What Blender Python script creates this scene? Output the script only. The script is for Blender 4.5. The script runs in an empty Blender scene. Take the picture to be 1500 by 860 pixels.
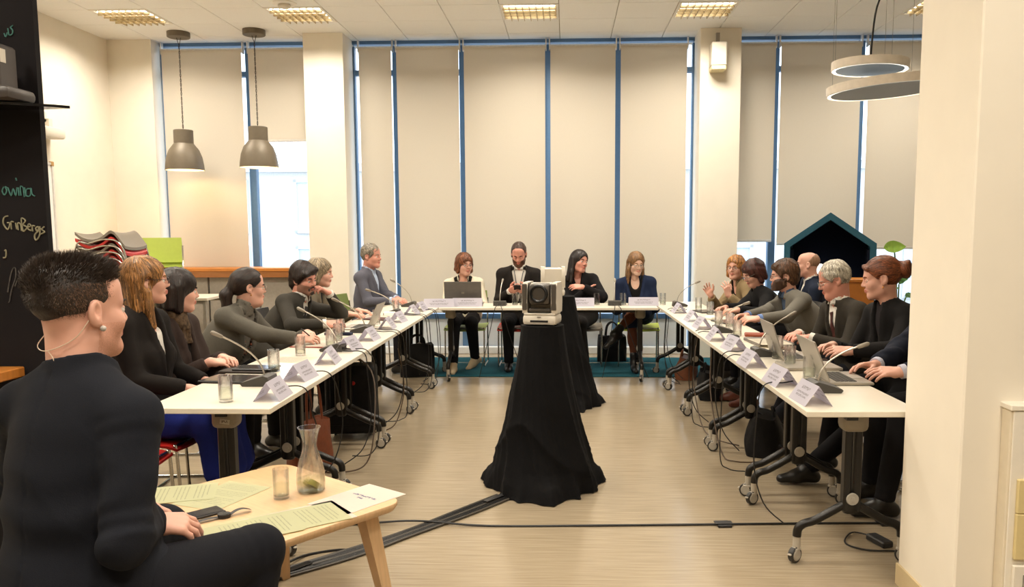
import bpy, bmesh, math, random
import numpy as np
from mathutils import Vector, Matrix

rnd = random.Random(7)
S = bpy.context.scene
C = S.collection

# ------------------------------------------------------------------ camera
cam_d = bpy.data.cameras.new('camera')
cam = bpy.data.objects.new('camera', cam_d)
C.objects.link(cam)
FPX = 1195.0
cam_d.sensor_fit = 'HORIZONTAL'
cam_d.sensor_width = 36.0
cam_d.lens = FPX / 1500.0 * 36.0
cam_d.shift_x = -40.0 / 1500.0
cam_d.shift_y = 35.0 / 1500.0
cam_d.clip_start = 0.05
cam_d.clip_end = 300
_yaw = math.atan(40.0 / FPX); _pit = math.atan(127.0 / FPX); _roll = 0.004
_f = Vector((-math.sin(_yaw) * math.cos(_pit), math.cos(_yaw) * math.cos(_pit), -math.sin(_pit)))
_r = Vector((math.cos(_yaw), math.sin(_yaw), 0)); _u = _r.cross(_f)
_r2 = _r * math.cos(_roll) - _u * math.sin(_roll); _u2 = _u * math.cos(_roll) + _r * math.sin(_roll)
cam.matrix_world = Matrix(((_r2.x, _u2.x, -_f.x, 0), (_r2.y, _u2.y, -_f.y, 0), (_r2.z, _u2.z, -_f.z, 1.5), (0, 0, 0, 1)))
S.camera = cam

# ------------------------------------------------------------------ world, colour management
W = bpy.data.worlds.new('overcast_sky'); S.world = W; W.use_nodes = True
nt = W.node_tree; nt.nodes.clear()
wo = nt.nodes.new('ShaderNodeOutputWorld'); bg = nt.nodes.new('ShaderNodeBackground')
tc = nt.nodes.new('ShaderNodeTexCoord'); sx = nt.nodes.new('ShaderNodeSeparateXYZ'); cr = nt.nodes.new('ShaderNodeValToRGB')
cr.color_ramp.elements[0].position = 0.0; cr.color_ramp.elements[0].color = (.78, .86, .95, 1)
cr.color_ramp.elements[1].position = 0.7; cr.color_ramp.elements[1].color = (.66, .82, 1, 1)
nt.links.new(tc.outputs['Generated'], sx.inputs[0]); nt.links.new(sx.outputs['Z'], cr.inputs[0])
nt.links.new(cr.outputs[0], bg.inputs[0]); bg.inputs[1].default_value = 4.0
nt.links.new(bg.outputs[0], wo.inputs[0])
S.view_settings.view_transform = 'Standard'
S.view_settings.look = 'None'
S.view_settings.exposure = -0.02
S.view_settings.gamma = 1.0
S.view_settings.use_curve_mapping = False
try:
    S.cycles.use_denoising = True
    S.cycles.max_bounces = 10; S.cycles.diffuse_bounces = 6; S.cycles.glossy_bounces = 5
    S.cycles.transmission_bounces = 8; S.cycles.transparent_max_bounces = 10
    S.cycles.caustics_reflective = False; S.cycles.caustics_refractive = False
    S.cycles.sample_clamp_indirect = 6
except Exception:
    pass
LAMP_POWER = 42.0          # each ceiling fitting
LAMP_COL = (1.0, .91, .77)

# ------------------------------------------------------------------ materials
def lin(c):
    return c / 12.92 if c <= .04045 else ((c + .055) / 1.055) ** 2.4
def hx(h):
    return tuple(lin(int(h[i:i + 2], 16) / 255) for i in (0, 2, 4))
MATS = {}
def M(name, col, rough=.5, metal=0.0, var=.08, scale=30.0, bump=0.0, bscale=None, stretch=(1, 1, 1), **kw):
    if name in MATS: return MATS[name]
    if isinstance(col, str): col = hx(col)
    m = bpy.data.materials.new(name); m.use_nodes = True
    n = m.node_tree; b = n.nodes['Principled BSDF']
    t = n.nodes.new('ShaderNodeTexCoord'); mp = n.nodes.new('ShaderNodeMapping'); mp.inputs['Scale'].default_value = stretch
    nz = n.nodes.new('ShaderNodeTexNoise'); nz.inputs['Scale'].default_value = scale; nz.inputs['Detail'].default_value = 4
    r = n.nodes.new('ShaderNodeValToRGB')
    r.color_ramp.elements[0].position = .25; r.color_ramp.elements[1].position = .75
    r.color_ramp.elements[0].color = tuple(max(0, c * (1 - var)) for c in col) + (1,)
    r.color_ramp.elements[1].color = tuple(min(1, c * (1 + var)) for c in col) + (1,)
    L = n.links.new
    L(t.outputs['Object'], mp.inputs[0]); L(mp.outputs[0], nz.inputs['Vector']); L(nz.outputs['Fac'], r.inputs[0]); L(r.outputs[0], b.inputs['Base Color'])
    if rough > .55: b.inputs['Specular IOR Level'].default_value = .18
    b.inputs['Roughness'].default_value = rough; b.inputs['Metallic'].default_value = metal
    if bump:
        n2 = nz
        if bscale:
            n2 = n.nodes.new('ShaderNodeTexNoise'); n2.inputs['Scale'].default_value = bscale; n2.inputs['Detail'].default_value = 3
            L(mp.outputs[0], n2.inputs['Vector'])
        bp = n.nodes.new('ShaderNodeBump'); bp.inputs['Strength'].default_value = bump; bp.inputs['Distance'].default_value = .01
        L(n2.outputs['Fac'], bp.inputs['Height']); L(bp.outputs[0], b.inputs['Normal'])
    for k, v in kw.items(): b.inputs[k.replace('_', ' ')].default_value = v
    MATS[name] = m
    return m
def emis(name, col, strength):
    if name in MATS: return MATS[name]
    m = bpy.data.materials.new(name); m.use_nodes = True; n = m.node_tree; n.nodes.clear()
    o = n.nodes.new('ShaderNodeOutputMaterial'); e = n.nodes.new('ShaderNodeEmission')
    nz = n.nodes.new('ShaderNodeTexNoise'); nz.inputs['Scale'].default_value = 3
    mr = n.nodes.new('ShaderNodeMapRange'); mr.inputs['To Min'].default_value = strength * .96; mr.inputs['To Max'].default_value = strength * 1.04
    n.links.new(nz.outputs['Fac'], mr.inputs[0]); n.links.new(mr.outputs[0], e.inputs[1])
    e.inputs[0].default_value = tuple(col) + (1,); n.links.new(e.outputs[0], o.inputs[0]); MATS[name] = m
    return m
def glassm(name, tint=(1, 1, 1), gloss=.08, rough=0.0):
    """clear thin-walled glass: transparent with a fresnel sheen"""
    if name in MATS: return MATS[name]
    m = bpy.data.materials.new(name); m.use_nodes = True; n = m.node_tree; n.nodes.clear()
    o = n.nodes.new('ShaderNodeOutputMaterial'); mx = n.nodes.new('ShaderNodeMixShader')
    t = n.nodes.new('ShaderNodeBsdfTransparent'); g = n.nodes.new('ShaderNodeBsdfGlossy'); fr = n.nodes.new('ShaderNodeLayerWeight')
    fr.inputs[0].default_value = gloss; g.inputs['Roughness'].default_value = rough
    nz = n.nodes.new('ShaderNodeTexNoise'); nz.inputs['Scale'].default_value = 2
    r = n.nodes.new('ShaderNodeValToRGB')
    r.color_ramp.elements[0].color = tuple(c * .97 for c in tint) + (1,); r.color_ramp.elements[1].color = tuple(tint) + (1,)
    n.links.new(nz.outputs['Fac'], r.inputs[0]); n.links.new(r.outputs[0], t.inputs[0])
    hm = n.nodes.new('ShaderNodeMath'); hm.operation = 'MULTIPLY'; hm.inputs[1].default_value = .55; n.links.new(fr.outputs['Fresnel'], hm.inputs[0]); n.links.new(hm.outputs[0], mx.inputs[0]); n.links.new(t.outputs[0], mx.inputs[1]); n.links.new(g.outputs[0], mx.inputs[2])
    n.links.new(mx.outputs[0], o.inputs[0]); MATS[name] = m
    return m
def realglass(name, keep=.5):
    """refracting glass that lets part of the light straight through"""
    m = bpy.data.materials.new(name); m.use_nodes = True; n = m.node_tree; n.nodes.clear()
    o = n.nodes.new('ShaderNodeOutputMaterial'); mx = n.nodes.new('ShaderNodeMixShader'); t = n.nodes.new('ShaderNodeBsdfTransparent'); g = n.nodes.new('ShaderNodeBsdfGlass'); g.inputs['IOR'].default_value = 1.45; g.inputs['Roughness'].default_value = .01
    nz = n.nodes.new('ShaderNodeTexNoise'); nz.inputs['Scale'].default_value = 4; mr = n.nodes.new('ShaderNodeMapRange'); mr.inputs['To Min'].default_value = keep - .04; mr.inputs['To Max'].default_value = keep + .04
    n.links.new(nz.outputs['Fac'], mr.inputs[0]); n.links.new(mr.outputs[0], mx.inputs[0]); n.links.new(g.outputs[0], mx.inputs[1]); n.links.new(t.outputs[0], mx.inputs[2]); n.links.new(mx.outputs[0], o.inputs[0])
    return m
def blindm(name, col, trans):
    if name in MATS: return MATS[name]
    m = bpy.data.materials.new(name); m.use_nodes = True; n = m.node_tree; n.nodes.clear()
    o = n.nodes.new('ShaderNodeOutputMaterial'); mx = n.nodes.new('ShaderNodeMixShader'); mx.inputs[0].default_value = trans
    d = n.nodes.new('ShaderNodeBsdfDiffuse'); t = n.nodes.new('ShaderNodeBsdfTranslucent')
    tc = n.nodes.new('ShaderNodeTexCoord'); wv = n.nodes.new('ShaderNodeTexNoise'); wv.inputs['Scale'].default_value = 220
    r = n.nodes.new('ShaderNodeValToRGB')
    r.color_ramp.elements[0].color = tuple(c * .95 for c in col) + (1,); r.color_ramp.elements[1].color = tuple(min(1, c * 1.03) for c in col) + (1,)
    L = n.links.new
    L(tc.outputs['Object'], wv.inputs['Vector']); L(wv.outputs['Fac'], r.inputs[0]); L(r.outputs[0], d.inputs[0]); L(r.outputs[0], t.inputs[0])
    L(d.outputs[0], mx.inputs[1]); L(t.outputs[0], mx.inputs[2]); L(mx.outputs[0], o.inputs[0]); MATS[name] = m
    return m
def printm(name, paper, ink, rows, rough=.6):
    """paper with printed lines of small type: rows = (v centre, half height, u0, u1, letters per unit)"""
    if name in MATS: return MATS[name]
    m = bpy.data.materials.new(name); m.use_nodes = True; n = m.node_tree; b = n.nodes['Principled BSDF']; L = n.links.new
    uv = n.nodes.new('ShaderNodeUVMap'); sp = n.nodes.new('ShaderNodeSeparateXYZ'); L(uv.outputs[0], sp.inputs[0])
    def mth(op, a, c=None):
        q = n.nodes.new('ShaderNodeMath'); q.operation = op
        for i, v in enumerate((a, c)):
            if v is None: continue
            if isinstance(v, (int, float)): q.inputs[i].default_value = v
            else: L(v, q.inputs[i])
        return q.outputs[0]
    tot = None
    for (vc, hh, u0, u1, fq) in rows:
        a = mth('LESS_THAN', mth('ABSOLUTE', mth('SUBTRACT', sp.outputs['Y'], vc)), hh)
        a = mth('MULTIPLY', a, mth('MULTIPLY', mth('GREATER_THAN', sp.outputs['X'], u0), mth('LESS_THAN', sp.outputs['X'], u1)))
        nz = n.nodes.new('ShaderNodeTexNoise'); nz.noise_dimensions = '2D'
        cb = n.nodes.new('ShaderNodeCombineXYZ'); L(mth('MULTIPLY', sp.outputs['X'], fq), cb.inputs[0]); L(mth('MULTIPLY', sp.outputs['Y'], .6 / hh), cb.inputs[1])
        L(cb.outputs[0], nz.inputs['Vector']); nz.inputs['Scale'].default_value = 1; nz.inputs['Detail'].default_value = 1
        a = mth('MULTIPLY', a, mth('GREATER_THAN', nz.outputs['Fac'], .46))
        tot = a if tot is None else mth('MAXIMUM', tot, a)
    mx = n.nodes.new('ShaderNodeMix'); mx.data_type = 'RGBA'
    L(tot, mx.inputs[0]); mx.inputs[6].default_value = tuple(paper) + (1,); mx.inputs[7].default_value = tuple(ink) + (1,)
    L(mx.outputs[2], b.inputs['Base Color']); b.inputs['Roughness'].default_value = rough; b.inputs['Specular IOR Level'].default_value = .2; MATS[name] = m
    tl = n.nodes.new('ShaderNodeBsdfTranslucent'); ms = n.nodes.new('ShaderNodeMixShader'); ms.inputs[0].default_value = .5; o = n.nodes['Material Output']
    L(mx.outputs[2], tl.inputs[0]); L(b.outputs[0], ms.inputs[1]); L(tl.outputs[0], ms.inputs[2]); L(ms.outputs[0], o.inputs[0])
    return m

# ------------------------------------------------------------------ scene graph helpers
def tag(o, label=None, cat=None, group=None, kind=None):
    if label: o['label'] = label
    if cat: o['category'] = cat
    if group: o['group'] = group
    if kind: o['kind'] = kind
    return o
def thing(name, label, cat, loc=(0, 0, 0), rotz=0.0, group=None):
    o = bpy.data.objects.new(name, None); C.objects.link(o); o.empty_display_size = .1
    o.location = loc; o.rotation_euler = (0, 0, rotz)
    return tag(o, label, cat, group)
def dup(root, loc=None, rotz=None, label=None, group=None):
    r = root.copy(); C.objects.link(r)
    if loc is not None: r.location = loc
    if rotz is not None: r.rotation_euler = (0, 0, rotz)
    if label: r['label'] = label
    if group: r['group'] = group
    for ch in list(root.children):
        c = ch.copy(); C.objects.link(c); c.parent = r
        for g in list(ch.children):
            d = g.copy(); C.objects.link(d); d.parent = c
    return r
def setmats(ob, mats):
    for m in (mats if isinstance(mats, (list, tuple)) else [mats]): ob.data.materials.append(m)
def link(name, me, mats, parent=None, kind=None):
    o = bpy.data.objects.new(name, me); C.objects.link(o); setmats(o, mats)
    if parent is not None: o.parent = parent
    if kind: o['kind'] = kind
    return o

class MB:
    """collects shapes into ONE mesh"""
    def __init__(s): s.v = []; s.f = []; s.m = []; s.uv = {}
    def add(s, vs, fs, mi=0):
        o = len(s.v); s.v += [tuple(v) for v in vs]
        for f in fs: s.f.append(tuple(i + o for i in f)); s.m.append(mi)
        return s
    def box(s, c, d, rot=None, bev=0.0, mi=0, seg=1):
        hxs = [q / 2 for q in d]
        if bev <= 0:
            vs = [Vector((x * hxs[0], y * hxs[1], z * hxs[2])) for x in (-1, 1) for y in (-1, 1) for z in (-1, 1)]
            fs = [(0, 1, 3, 2), (4, 6, 7, 5), (0, 4, 5, 1), (2, 3, 7, 6), (0, 2, 6, 4), (1, 5, 7, 3)]
        else:
            bm = bmesh.new(); bmesh.ops.create_cube(bm, size=1)
            for v in bm.verts: v.co = Vector((v.co.x * d[0], v.co.y * d[1], v.co.z * d[2]))
            bmesh.ops.bevel(bm, geom=list(bm.edges), offset=min(bev, min(hxs) * .98), segments=seg, profile=.5, affect='EDGES')
            bm.verts.index_update()
            vs = [v.co.copy() for v in bm.verts]; fs = [[v.index for v in f.verts] for f in bm.faces]; bm.free()
        if rot is not None:
            R = rot if isinstance(rot, Matrix) else Matrix.Rotation(rot, 3, 'Z')
            vs = [R @ v for v in vs]
        c = Vector(c)
        return s.add([v + c for v in vs], fs, mi)
    def tube(s, pts, r, seg=8, caps=True, mi=0, closed=False):
        P = [Vector(p) for p in pts]; n = len(P)
        R = r if isinstance(r, (list, tuple)) else [r] * n
        T = []
        for i in range(n):
            a = P[(i - 1) % n] if (i or closed) else P[0]; b = P[(i + 1) % n] if (i < n - 1 or closed) else P[-1]
            t = (b - a); T.append(t.normalized() if t.length > 1e-9 else Vector((0, 0, 1)))
        N = T[0].orthogonal().normalized(); vs = []
        for i in range(n):
            N = (N - T[i] * N.dot(T[i])); N = N.normalized() if N.length > 1e-6 else T[i].orthogonal().normalized()
            B = T[i].cross(N)
            for k in range(seg):
                a = 2 * math.pi * k / seg; vs.append(P[i] + (N * math.cos(a) + B * math.sin(a)) * R[i])
        fs = []
        for i in range(n if closed else n - 1):
            for k in range(seg):
                j = (i + 1) % n
                fs.append((i * seg + k, i * seg + (k + 1) % seg, j * seg + (k + 1) % seg, j * seg + k))
        if caps and not closed:
            fs.append(tuple(range(seg - 1, -1, -1))); fs.append(tuple((n - 1) * seg + k for k in range(seg)))
        return s.add(vs, fs, mi)
    def cyl(s, a, b, r, seg=16, r2=None, mi=0):
        return s.tube([a, b], [r, r if r2 is None else r2], seg, True, mi)
    def lathe(s, prof, c=(0, 0, 0), seg=24, mi=0, R=None, cap0=False, cap1=False):
        vs = []; fs = []; c = Vector(c)
        for (r, z) in prof:
            for k in range(seg):
                a = 2 * math.pi * k / seg; v = Vector((r * math.cos(a), r * math.sin(a), z))
                vs.append((R @ v if R is not None else v) + c)
        for i in range(len(prof) - 1):
            for k in range(seg):
                fs.append((i * seg + k, i * seg + (k + 1) % seg, (i + 1) * seg + (k + 1) % seg, (i + 1) * seg + k))
        if cap0: fs.append(tuple(range(seg - 1, -1, -1)))
        if cap1: fs.append(tuple((len(prof) - 1) * seg + k for k in range(seg)))
        return s.add(vs, fs, mi)
    def prism(s, poly, thick, o=(0, 0, 0), ex=(1, 0, 0), ey=(0, 0, 1), mi=0):
        """polygon in plane (ex, ey), thickened along ex x ey, centred"""
        o = Vector(o); ex = Vector(ex); ey = Vector(ey); ez = ex.cross(ey).normalized(); n = len(poly)
        vs = [o + ex * p[0] + ey * p[1] + ez * (thick / 2) for p in poly] + [o + ex * p[0] + ey * p[1] - ez * (thick / 2) for p in poly]
        fs = [tuple(range(n)), tuple(range(2 * n - 1, n - 1, -1))] + [(i + n, (i + 1) % n + n, (i + 1) % n, i) for i in range(n)]
        return s.add(vs, fs, mi)
    def grid(s, rows, mi=0, close_u=False):
        nr = len(rows); nc = len(rows[0]); vs = [p for r in rows for p in r]; fs = []
        for i in range(nr - 1):
            for k in range(nc if close_u else nc - 1):
                fs.append((i * nc + k, i * nc + (k + 1) % nc, (i + 1) * nc + (k + 1) % nc, (i + 1) * nc + k))
        return s.add(vs, fs, mi)
    def ball(s, c, r, seg=14, rings=8, mi=0, sc=(1, 1, 1)):
        c = Vector(c); vs = [c + Vector((0, 0, r * sc[2]))]; fs = []
        for i in range(1, rings):
            t = math.pi * i / rings
            for k in range(seg):
                a = 2 * math.pi * k / seg; vs.append(c + Vector((r * sc[0] * math.sin(t) * math.cos(a), r * sc[1] * math.sin(t) * math.sin(a), r * sc[2] * math.cos(t))))
        vs.append(c - Vector((0, 0, r * sc[2]))); L = len(vs) - 1
        for k in range(seg): fs.append((0, 1 + k, 1 + (k + 1) % seg))
        for i in range(rings - 2):
            for k in range(seg):
                a = 1 + i * seg; fs.append((a + k, a + seg + k, a + seg + (k + 1) % seg, a + (k + 1) % seg))
        for k in range(seg):
            a = 1 + (rings - 2) * seg; fs.append((a + k, L, a + (k + 1) % seg))
        return s.add(vs, fs, mi)
    def mesh(s, name, smooth=True, angle=35):
        me = bpy.data.meshes.new(name); me.from_pydata(s.v, [], s.f)
        me.polygons.foreach_set('material_index', s.m)
        if smooth:
            me.polygons.foreach_set('use_smooth', [True] * len(me.polygons))
            me.set_sharp_from_angle(angle=math.radians(angle))
        me.update(); return me
    def build(s, name, mats, parent=None, kind=None, smooth=True, angle=35):
        return link(name, s.mesh(name, smooth, angle), mats, parent, kind)
def put(ob, loc, rotz=0.0):
    ob.location = loc; ob.rotation_euler = (0, 0, rotz); return ob
def planar_uv(ob, fn):
    """fn(co) -> (u, v)"""
    me = ob.data; uv = me.uv_layers.new(name='UVMap')
    for p in me.polygons:
        for li in p.loop_indices: uv.data[li].uv = fn(me.vertices[me.loops[li].vertex_index].co)
def arc(a, b, c, n=6):
    """quadratic bend through control point b"""
    a, b, c = Vector(a), Vector(b), Vector(c)
    return [a * (1 - t) ** 2 + b * 2 * t * (1 - t) + c * t * t for t in [i / n for i in range(n + 1)]]
def path(pts, n=6):
    """smooth Catmull-Rom line through points"""
    P = [Vector(p) for p in pts]; out = []
    for i in range(len(P) - 1):
        p0 = P[max(i - 1, 0)]; p1 = P[i]; p2 = P[i + 1]; p3 = P[min(i + 2, len(P) - 1)]
        for k in range(n):
            t = k / n
            out.append(.5 * ((2 * p1) + (p2 - p0) * t + (2 * p0 - 5 * p1 + 4 * p2 - p3) * t * t + (3 * p1 - p0 - 3 * p2 + p3) * t ** 3))
    out.append(P[-1]); return out
# ------------------------------------------------------------------ room shell
m_wall = M('wall_paint', 'e9e2d4', .75, var=.02, scale=6)
m_ceil = M('ceiling_tile', 'f2f2f0', .9, var=.05, scale=260, bump=.08)
m_gap = M('ceiling_gap', 'b5aa98', .9)
m_black = M('chalk_black', '191618', .8, var=.25, scale=3)
m_white = M('white_lacquer', 'eeeae2', .35, var=.02)
m_blue = M('window_frame_blue', '587a9e', .45, var=.05)
m_dark = M('frame_dark', '23272b', .5)
m_chrome = M('chrome', 'b9b5ad', .22, 1.0, var=.05)
m_grey = M('grey_plastic', '8f897f', .5)
m_blackp = M('black_plastic', '161516', .45, var=.15)
m_blackm = M('black_metal', '1b1815', .35, .3, var=.15)
CZ = 3.77
# floor: beige sheet flooring with a fine grain running across the room
mf = bpy.data.materials.new('floor_vinyl'); mf.use_nodes = True
n = mf.node_tree; b = n.nodes['Principled BSDF']; L = n.links.new
t = n.nodes.new('ShaderNodeTexCoord'); mp = n.nodes.new('ShaderNodeMapping'); mp.inputs['Scale'].default_value = (1.2, 26, 1)
nz = n.nodes.new('ShaderNodeTexNoise'); nz.inputs['Scale'].default_value = 3; nz.inputs['Detail'].default_value = 6
n2 = n.nodes.new('ShaderNodeTexNoise'); n2.inputs['Scale'].default_value = 1.1; n2.inputs['Detail'].default_value = 3
r = n.nodes.new('ShaderNodeValToRGB'); r.color_ramp.elements[0].position = .3; r.color_ramp.elements[1].position = .7
r.color_ramp.elements[0].color = hx('8f806a') + (1,); r.color_ramp.elements[1].color = hx('a3957e') + (1,)
L(t.outputs['Object'], mp.inputs[0]); L(mp.outputs[0], nz.inputs['Vector']); L(nz.outputs['Fac'], r.inputs[0]); L(r.outputs[0], b.inputs['Base Color'])
mr = n.nodes.new('ShaderNodeMapRange'); mr.inputs['To Min'].default_value = .14; mr.inputs['To Max'].default_value = .26
L(t.outputs['Object'], n2.inputs['Vector']); L(n2.outputs['Fac'], mr.inputs[0]); L(mr.outputs[0], b.inputs['Roughness'])
MATS['floor'] = mf
def struct(name, mb, mats, parent=None, **kw):
    o = mb.build(name, mats, parent, **kw)
    o['kind'] = 'structure'
    return o
struct('floor', MB().box((.6, 3.0, -.05), (13, 15, .1)), mf)
struct('wall_left', MB().box((-5.5, 3.0, CZ / 2), (.1, 15, CZ)), m_wall)
struct('wall_right', MB().box((6.6, 3.0, CZ / 2), (.1, 15, CZ)), m_wall)
struct('wall_front', MB().box((.6, -4.5, CZ / 2), (13, .1, CZ)), m_wall)
# back wall: pillars between the glazed bays
bw = MB()
bw.box((-5.19, 10.0, CZ / 2), (.54, .42, CZ))
bw.box((-2.80, 9.83, CZ / 2), (.46, .52, CZ))
bw.box((1.75, 9.83, CZ / 2), (.46, .52, CZ))
bw.box((5.6, 9.83, CZ / 2), (2.2, .52, CZ))
wb = struct('wall_back', bw, m_wall)
# ceiling slab with its own loose tiles
ce = struct('ceiling', MB().box((.6, 3.0, CZ + .07), (13, 15, .1)), m_gap)
TX0, TY0, TW = -5.503, 9.09, .603
lamp_cells = set()
def lampcell(x, y): lamp_cells.add((round((x - TX0) / TW - .5), round((TY0 - y) / TW + .5)))
LX = [TX0 + TW * (k + .5) for k in (1, 4, 8, 11, 15)]
LY = [TY0 - TW * .5 - TW * 4 * j for j in range(0, 5)]
LAMPS = [(i, j) for j in range(5) for i in range(5) if j == 0 or (j <= 3 and i <= 3 and (i, j) != (3, 2)) or (j == 4 and i in (2, 3))]  # unseen rows are added to light the room; the last brightens the near pillar
for i, j in LAMPS: lampcell(LX[i], LY[j])
tm = MB().box((0, 0, 0), (TW - .007, TW - .007, .02), bev=.003).mesh('ceiling_tile')
tm.materials.append(m_ceil)
for iy in range(-1, 5):
    for ix in range(0, 19):
        if (ix, iy) in lamp_cells: continue
        o = bpy.data.objects.new('ceiling_tile', tm); C.objects.link(o); o.parent = ce
        o.location = (TX0 + TW * (ix + .5), TY0 - TW * (iy - .5) , CZ + .01)
# the tiles behind the camera's view, joined
st = MB()
for iy in range(5, 22):
    for ix in range(0, 19):
        if (ix, iy) in lamp_cells: continue
        st.box((TX0 + TW * (ix + .5), TY0 - TW * (iy - .5), CZ + .01), (TW - .007, TW - .007, .02))
so = st.build('far_ceiling_tiles', m_ceil, ce); so['kind'] = 'stuff'
# ceiling lamps
m_louvre = M('louvre_metal', 'b7a583', .3, .6)
m_tube = emis('lamp_tube', (1, .9, .72), 7.0)
m_refl = M('lamp_reflector', 'fff0d0', .4)
def ceiling_lamp(x, y, label, blade_h=.045):
    t = thing('ceiling_light', label, 'ceiling light', (x, y, CZ), 0, 'square louvred ceiling lights')
    h = .285
    m = MB()
    for (cx, cy, dx, dy) in ((0, h, .6, .025), (0, -h, .6, .025), (h, 0, .025, .55), (-h, 0, .025, .55)): m.box((cx, cy, -.0), (dx, dy, .012))
    m.build('frame', m_white, t)
    MB().box((0, 0, .016), (.57, .57, .004)).build('reflector', m_refl, t)
    m = MB()
    for k in range(4): m.cyl((-.26, -.2 + .4 * k / 3, .006), (.26, -.2 + .4 * k / 3, .006), .008, 8)
    m.build('tubes', m_tube, t)
    m = MB()
    for k in range(1, 8): m.box((-.275 + .55 * k / 8, 0, -.012), (.006, .55, .028))
    for k in range(1, 5): m.box((0, -.275 + .55 * k / 5, -.012), (.55, .006, .028))
    m.build('louvre', m_louvre, t)
    ld = bpy.data.lights.new('lamp_light', 'AREA'); ld.shape = 'SQUARE'; ld.size = .54; ld.energy = LAMP_POWER; ld.color = LAMP_COL
    ld.spread = math.radians(152)
    lo = bpy.data.objects.new('lamp_light', ld); C.objects.link(lo); lo.parent = t; lo.location = (0, 0, -.035)
    return t
names = ['ceiling light nearest the left wall, above the pendant lamps', 'ceiling light beside the round smoke detector', 'ceiling light over the middle of the room', 'ceiling light in front of the pillar with the white box', 'ceiling light beyond the hanging ring lamps, half behind the near pillar']
for i, x in enumerate(LX):
    for j, y in enumerate(LY):
        if j == 0:
            t = ceiling_lamp(x, y, 'square louvred ' + names[i])
        elif (i, j) in LAMPS:
            t = ceiling_lamp(x, y, 'added square louvred ceiling light out of view, row %s column %s' % ('second third fourth fifth'.split()[j - 1], 'first second third fourth'.split()[i]))
# baseboard and window bays ------------------------------------------------
m_glass = glassm('window_glass', (.96, .98, 1), .05)
m_span = M('spandrel_panel', 'd9dde0', .5, var=.02)
m_blind = blindm('blind_fabric', hx('e3dacb'), .34)
m_alu = M('blind_metal', 'd8d6d2', .4, .4)
def bay(idx, x0, x1, mull, sill):
    w = struct('window_%d' % idx, MB().box(((x0 + x1) / 2, 10.05, CZ - .02), (x1 - x0, .1, .04)).box(((x0 + x1) / 2, 10.05, .04), (x1 - x0, .1, .08)), m_blue)
    xs = [x0 + .012] + list(mull) + [x1 - .012]
    for x in xs:
        MB().box((x, 10.05, CZ / 2), (.024 if x in (xs[0], xs[-1]) else .085, .09, CZ - .12), bev=.006).build('window_mullion', m_blue, w)
    for za in ((.45, .47), (3.40, .045)):
        MB().box(((x0 + x1) / 2, 10.05, za[0]), (x1 - x0, .085, .06)).build('window_transom', m_blue, w)
    for a, c in zip(xs[:-1], xs[1:]):
        MB().box(((a + c) / 2, 10.06, .255), (c - a - .06, .05, .35)).build('spandrel', m_span, w)
        MB().box(((a + c) / 2, 10.06, 1.94), (c - a - .06, .012, 2.92)).build('window_pane', m_glass, w)
        MB().box(((a + c) / 2, 10.06, 3.57), (c - a - .06, .012, .24)).build('window_pane', m_glass, w)
    return w
bay(1, -4.92, -3.03, [-3.84], 1)
bay(2, -2.57, 1.52, [-2.05, -1.245, -.22, .61], 0)
bay(3, 1.98, 4.5, [2.48, 3.48, 4.28], 0)
def blind(x0, x1, zb, label, group):
    t = thing('roller_blind', label, 'blind', ((x0 + x1) / 2, 9.92, 0), 0, group)
    w = x1 - x0
    MB().cyl((-w / 2, 0, 3.66), (w / 2, 0, 3.66), .026, 14).build('roller', m_alu, t)
    for s in (-1, 1): MB().box((s * (w / 2 + .004), .01, 3.69), (.012, .06, .14)).build('bracket', m_alu, t)
    f = MB()
    f.box((0, -.028, (zb + 3.66) / 2), (w - .012, .0016, 3.66 - zb))
    f.build('fabric', m_blind, t)
    MB().box((0, -.028, zb), (w - .012, .012, .03), bev=.004).build('bottom_bar', m_alu, t)
    return t
G = 'full length cream roller blinds over the middle window'
blind(-4.855, -3.875, 1.06, 'cream roller blind behind the two pendant lamps, down to the wooden counter', 'cream roller blinds')
blind(-3.805, -3.04, 2.59, 'short cream roller blind half raised above the bright gap, right of the pendants', 'cream roller blinds')
cx = [(-2.475, -2.075), (-2.025, -1.27), (-1.22, -.245), (-.195, .585), (.635, 1.425)]
cl = ['narrow cream roller blind beside the left pillar, behind the grey-haired man', 'cream roller blind behind the woman in the cream jacket', 'wide cream roller blind behind the man with a lanyard', 'cream roller blind behind the woman in the black shirt', 'cream roller blind behind the woman in the navy jacket, beside the right pillar']
for (a, c), l in zip(cx, cl): blind(a, c, .52, l, 'cream roller blinds')
rx = [(2.0, 2.455), (2.505, 3.445), (3.52, 4.255)]
for (a, c), l, z in zip(rx, ['narrow cream roller blind right of the white wall box', 'cream roller blind above the dark house-shaped booth', 'cream roller blind behind the hanging ring lamps and above the green leaf'], (1.37, 1.33, 1.28)): blind(a, c, z, l, 'cream roller blinds')
# low ledge under the windows
struct('trim_1', MB().box((-.52, 9.93, .0425), (4.06, .1, .085), bev=.006).box((3.2, 9.93, .0425), (2.4, .1, .085), bev=.006), m_span)
struct('baseboard_left', MB().box((-5.44, 4.5, .04), (.02, 10.2, .08)), m_wall)
# near pillar on the right
struct('wall_near_right', MB().box((2.16, 3.145, CZ / 2), (1.5, .49, CZ), bev=.006), m_wall)
m_base = M('baseboard_beige', 'c9b68f', .5, var=.03)
struct('baseboard_near_right', MB().box((1.406, 3.145, .045), (.012, .49, .09)).box((2.16, 2.896, .045), (1.5, .012, .09)), m_base)
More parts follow.
